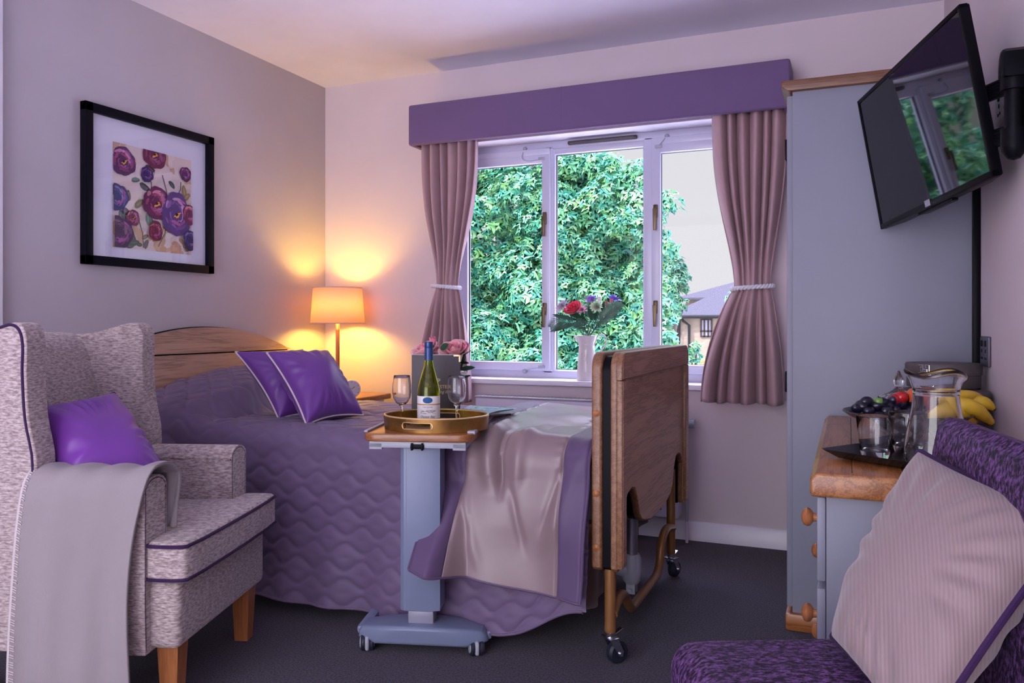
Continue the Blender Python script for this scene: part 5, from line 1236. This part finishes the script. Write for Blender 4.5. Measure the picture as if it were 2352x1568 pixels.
def foliage(name, parent, clumps, per, size, m_, seed, shape=LEAF2D, face=(0,-1,.35)):
    """clumps: (x,y,z,r). leaves laid on the clump shells, drooping"""
    r_ = np.random.RandomState(seed); C_ = []; N_ = []
    for (x,y,z,rad) in clumps:
        n = int(per*(rad/.5)**1.6); d_ = r_.normal(size=(n,3)); d_ += np.array(face)*.55; d_ /= np.linalg.norm(d_,axis=1)[:,None]
        rr = rad*(.55+.5*r_.rand(n))[:,None]; C_.append(np.array([x,y,z])+d_*rr*np.array([1.15,1,.75])); N_.append(d_)
    C_ = np.concatenate(C_); N_ = np.concatenate(N_); n = len(C_)
    N_ = N_ + r_.normal(size=(n,3))*.38 + np.array([0,-.15,.45]); N_ /= np.linalg.norm(N_,axis=1)[:,None]
    T_ = r_.normal(size=(n,3))*.7 + np.array([0,0,-1.1]); T_ -= N_*(T_*N_).sum(1)[:,None]; T_ /= np.linalg.norm(T_,axis=1)[:,None]; B_ = np.cross(N_, T_)
    s_ = size*(.6+.7*r_.rand(n)); k = len(shape)
    V = C_[:,None,:] + (B_[:,None,:]*shape[None,:,0,None] + T_[:,None,:]*shape[None,:,1,None])*s_[:,None,None] + N_[:,None,:]*(-.22*np.abs(shape[None,:,0,None])-.12*(shape[None,:,1,None])**2)*s_[:,None,None]
    me = bpy.data.meshes.new(name); me.vertices.add(n*k); me.vertices.foreach_set('co', V.ravel())
    if k == 16: tri = np.array([(0,1,15),(1,14,15),(1,2,3),(1,3,14),(3,13,14),(3,13,8),(3,4,5),(3,5,7),(5,6,7),(3,7,8),(13,12,11),(13,11,9),(11,10,9),(13,9,8),(15,14,14)])[:14]
    else: tri = np.array([(0,1,5),(1,2,5),(2,4,5),(2,3,4)])
    me2 = (tri[None]+ (np.arange(n)*k)[:,None,None]).reshape(-1,3); m3 = len(me2)
    me.loops.add(m3*3); me.loops.foreach_set('vertex_index', me2.ravel()); me.polygons.add(m3); me.polygons.foreach_set('loop_start', np.arange(m3)*3); me.polygons.foreach_set('loop_total', np.full(m3,3))
    me.update(calc_edges=True); me.validate(); me.materials.append(m_)
    o = bpy.data.objects.new(name, me); link(o, parent); return o
def tree(label, base, height, clumps, per, size, m_, seed, trunk=.22, branches=10, shape=LEAF2D, name='tree'):
    t = thing(name, label, 'tree', tuple(base)); b_ = np.array(base,float); q = M(); rr = random.Random(seed)
    top = b_+np.array([.2,0,height*.8]); P_ = smooth_path([b_, b_+np.array([.05,.05,height*.3]), b_+np.array([-.1,.1,height*.55]), top],6)
    q.tube(P_, [trunk*(1-.75*i/(len(P_)-1)) for i in range(len(P_))], 12); q.build('trunk', BARK, t, world=True)
    cl = sorted(clumps, key=lambda c: rr.random())[:branches]
    for c in cl:
        a = P_[int(len(P_)*rr.uniform(.35,.85))]; e = np.array(c[:3]); mid = (a+e)/2+np.array([0,0,-.15])
        q = M(); s_ = smooth_path([a,mid,e],5); q.tube(s_, [.05*(1-.85*i/(len(s_)-1)) for i in range(len(s_))], 7); q.build('branch', BARK, t, world=True)
    f_ = foliage('foliage', t, [tuple(np.array(c[:3])-0)+(c[3],) for c in clumps], per, size, m_, seed, shape)
    inv = np.array(MW[t.name].inverted()); f_.data.transform(MW[t.name].inverted())
    return t
rt = random.Random(11); cl = []
def ell_clumps(cx,cy,cz,rx,ry,rz_,n,r0,r1,front=True):
    out = []
    for _ in range(n):
        while True:
            v = np.array([rt.gauss(0,1) for _ in range(3)]); v /= np.linalg.norm(v)
            if not front or v[1] < .35: break
        k = rt.uniform(.70,1.02); out.append((cx+v[0]*rx*k, cy+v[1]*ry*k, cz+v[2]*rz_*k, rt.uniform(r0,r1)))
    return out
# large maple: bounds chosen by where its crown meets the sky
cl += ell_clumps(-5.75,10.6,1.2,2.55,1.9,3.4,120,.30,.60)
cl += ell_clumps(-4.05,10.2,.1,1.15,1.2,2.2,66,.26,.46)
cl += ell_clumps(-3.25,10.0,.5,.50,.7,1.0,26,.20,.32)
cl += [tuple(at(x,y,d))+(r,) for x,y,d,r in ((1470,395,9.6,.22),(1462,450,9.7,.26),(1440,500,9.6,.30),(1480,520,9.6,.28),(1500,560,9.6,.26),(1405,420,9.8,.26),(1385,380,9.9,.24),(1380,460,9.8,.30),(1514,500,9.7,.07),(1508,480,9.7,.07),(1512,560,9.7,.09),(1515,600,9.7,.10),(1500,640,9.6,.16),(1515,690,9.4,.16),(1510,650,9.5,.16),(1530,730,9.4,.14),(1525,780,9.3,.18),(1535,830,9.2,.18),(1500,760,9.5,.25),(1490,700,9.5,.25))]
for gx in range(1285, 1500, 26):
    for gy in range(372, 870, 27):
        x_ = gx+rt.uniform(-10,10); y_ = gy+rt.uniform(-10,10)
        if x_ > 1395 and y_ < 400 or x_ > 1415 and y_ < 470 or x_ > 1440 and 500 < y_ < 560: continue
        cl.append(tuple(at(x_, y_, rt.uniform(9.9,11.0)))+(rt.uniform(.17,.32),))
cl += ell_clumps(-5.75,11.6,.6,2.2,.8,3.0,60,.4,.65)
tree('large bright green maple filling the left and middle window panes', (-4.4,11.4,GZ), 6.5, cl, 210, .125, LV, 3, branches=22)
cl = [tuple(at(x,y,d))+(r,) for x,y,d,r in ((1545,610,19,.26),(1556,635,19,.26),(1535,650,19,.3),(1567,655,19,.14),(1528,600,19.2,.24),(1550,595,19.2,.16),(1540,685,19,.3),(1520,640,19.5,.5),(1525,700,19.5,.5),(1564,625,19,.14),(1510,620,19.8,.5))]
tree('smaller darker round tree behind the maple, left of the roof', tuple(np.r_[at(1540,745,19.4)[:2],GZ]), 5.5, cl, 190, .17, LV2, 5, branches=6)
cl = [tuple(at(x,y,d))+(r,) for x,y,d,r in ((1690,670,12,.13),(1698,700,12,.16),(1684,690,12,.10),(1710,740,12,.2),(1650,775,12,.10),(1672,770,12,.14),(1640,790,12,.07),(1660,805,12,.10),(1690,790,12,.2),(1662,830,12,.10),(1700,840,12,.25),(1720,700,12,.25),(1730,780,12,.3))]
tree('thin leafy tree in front of the brick house beside the right curtain', tuple(np.r_[at(1715,745,12)[:2],GZ]), 5, cl, 100, .11, LV, 6, trunk=.06, branches=9)
cl = [tuple(at(x,y,d))+(r,) for x,y,d,r in ((1590,800,13,.10),(1598,815,13,.10),(1585,825,13,.14),(1600,790,13,.06),(1580,850,13,.3),(1560,870,13,.4))]
tree('low leafy shrub top in front of the drainpipe', tuple(np.r_[at(1585,745,13)[:2],GZ]), 3, cl, 150, .10, LV, 7, trunk=.04, branches=3, name='shrub')
cl = ell_clumps(-17,34,-.5,7,2,3.2,70,.9,1.6); tree('distant tree row far behind the maple', (-17,35,GZ), 6, cl, 120, .40, LV2, 8, branches=3, name='far_tree')
# brick house
m_, nt, p_ = newmat('brick'); bt2 = nt.nodes.new('ShaderNodeTexBrick'); nt.links.new(coords(nt,(1,1,1),rot=(PI/2,0,0)), bt2.inputs['Vector'])
bt2.inputs['Color1'].default_value = (.15,.115,.08,1); bt2.inputs['Color2'].default_value = (.11,.08,.055,1); bt2.inputs['Mortar'].default_value = (.16,.145,.125,1); bt2.inputs['Scale'].default_value = 4.4; bt2.inputs['Mortar Size'].default_value = .012
nt.links.new(bt2.outputs[0], p_.inputs['Base Color']); p_.inputs['Roughness'].default_value = .9; BRICK = m_
m_, nt, p_ = newmat('slates'); w1 = nt.nodes.new('ShaderNodeTexBrick'); nt.links.new(coords(nt,(1,1,1)), w1.inputs['Vector']); w1.inputs['Scale'].default_value = 4; w1.inputs['Color1'].default_value = (.045,.042,.058,1); w1.inputs['Color2'].default_value = (.038,.036,.05,1); w1.inputs['Mortar'].default_value = (.022,.021,.03,1); w1.inputs['Mortar Size'].default_value = .03
nt.links.new(w1.outputs[0], p_.inputs['Base Color']); p_.inputs['Roughness'].default_value = .8; p_.inputs['Specular IOR Level'].default_value = .08; SLATE = m_
BRN = plain('brown_frame',(.02,.012,.014),.5,spec=.1); PANEW = plain('pale_pane',(.20,.20,.25),.3)
hs = thing('brick_house', 'yellow brick house with slate roof beyond the right pane', 'house', (-3,32,GZ))
M().box((-6.10,30,GZ),(6,40,1.32)).build('wall', BRICK, hs, world=True)
q = M(); q.add([(-6.35,29.7,1.34),(6,29.7,1.34),(6,35,3.05),(-3.9,35,3.05),(-6.35,40.3,1.34),(6,40.3,1.34),(-6.35,29.7,1.26),(6,29.7,1.26),(-6.35,40.3,1.26)],[(0,1,2,3),(0,3,4),(3,2,5,4),(0,6,7,1),(0,4,8,6)]); q.build('roof', SLATE, hs, world=True, sharp=20)
q = M(); q.cyl((-6.4,29.65,1.32),(6,29.65,1.32),.07,8); q.build('gutter', BLACK, hs, world=True)
q = M(); q.tube([(-5.75,29.65,1.28),(-5.70,29.85,1.15),(-5.50,29.9,1.0),(-5.50,29.93,GZ)],.05,8); q.build('drainpipe', BLACK, hs, world=True)
q = M(); q.tube([(-5.92,29.68,1.28),(-5.86,29.9,.7),(-5.86,29.93,GZ)],.03,8); q.build('drainpipe', BLACK, hs, world=True)
def hwin(x0, x1, z0, z1, y=30):
    q = M(); frame_rect(q, x0, x1, z0, z1, .06, y-.06, y+.02, r=0); xm = x0+(x1-x0)*.34; xn = x0+(x1-x0)*.66; zm = z0+(z1-z0)*.33
    q.box((xm-.03,y-.06,z0),(xm+.03,y,z1)).box((xn-.03,y-.06,z0),(xn+.03,y,z1)).box((x0,y-.06,zm-.03),(x1,y,zm+.03)); w_ = q.build('window', BRN, hs, world=True)
    q = M(); q.box((x0+.03,y-.02,z0+.03),(x1-.03,y+.01,z1-.03)); q.build('pane', PANEW, w_, world=True)
hwin(-5.10,-4.66,.55,1.24); hwin(-6.02,-5.84,.60,1.22); hwin(-3.6,-3.0,.55,1.24); hwin(-1.5,-.9,.55,1.24)
h2 = thing('slate_roof_house', 'further house whose slate roof rises above the brick house', 'house', (-3,46,GZ))
M().box((-7.9,42,GZ),(8,52,2.35)).build('wall', BRICK, h2, world=True)
q = M(); q.add([(-8.4,41.6,2.42),(8,41.6,2.42),(8,47,4.3),(-2.8,47,4.3),(-8.4,52,2.42),(8,52,2.42),(-8.4,41.6,2.32),(8,41.6,2.32)],[(0,1,2,3),(0,3,4),(3,2,5,4),(0,6,7,1)]); q.build('roof', SLATE, h2, world=True, sharp=20)
M().tube(smooth_path([at(1560,846,18),at(1585,840,18),at(1605,832,18),at(1618,829,18),at(1624,834,18)],6),.05,8).build('garden_pole', plain('orange_paint',(.45,.13,.01),.5))
tag(bpy.data.objects['garden_pole'], 'bent orange pole low in front of the brick house', 'pole')
M().box(tuple(at(1625,829,24)), tuple(at(1700,846,24)+np.array([0,.4,-2.2]))).build('garden_shed', plain('shed_grey',(.07,.08,.12),.8))
tag(bpy.data.objects['garden_shed'], 'low grey shed top at the foot of the brick house', 'shed')
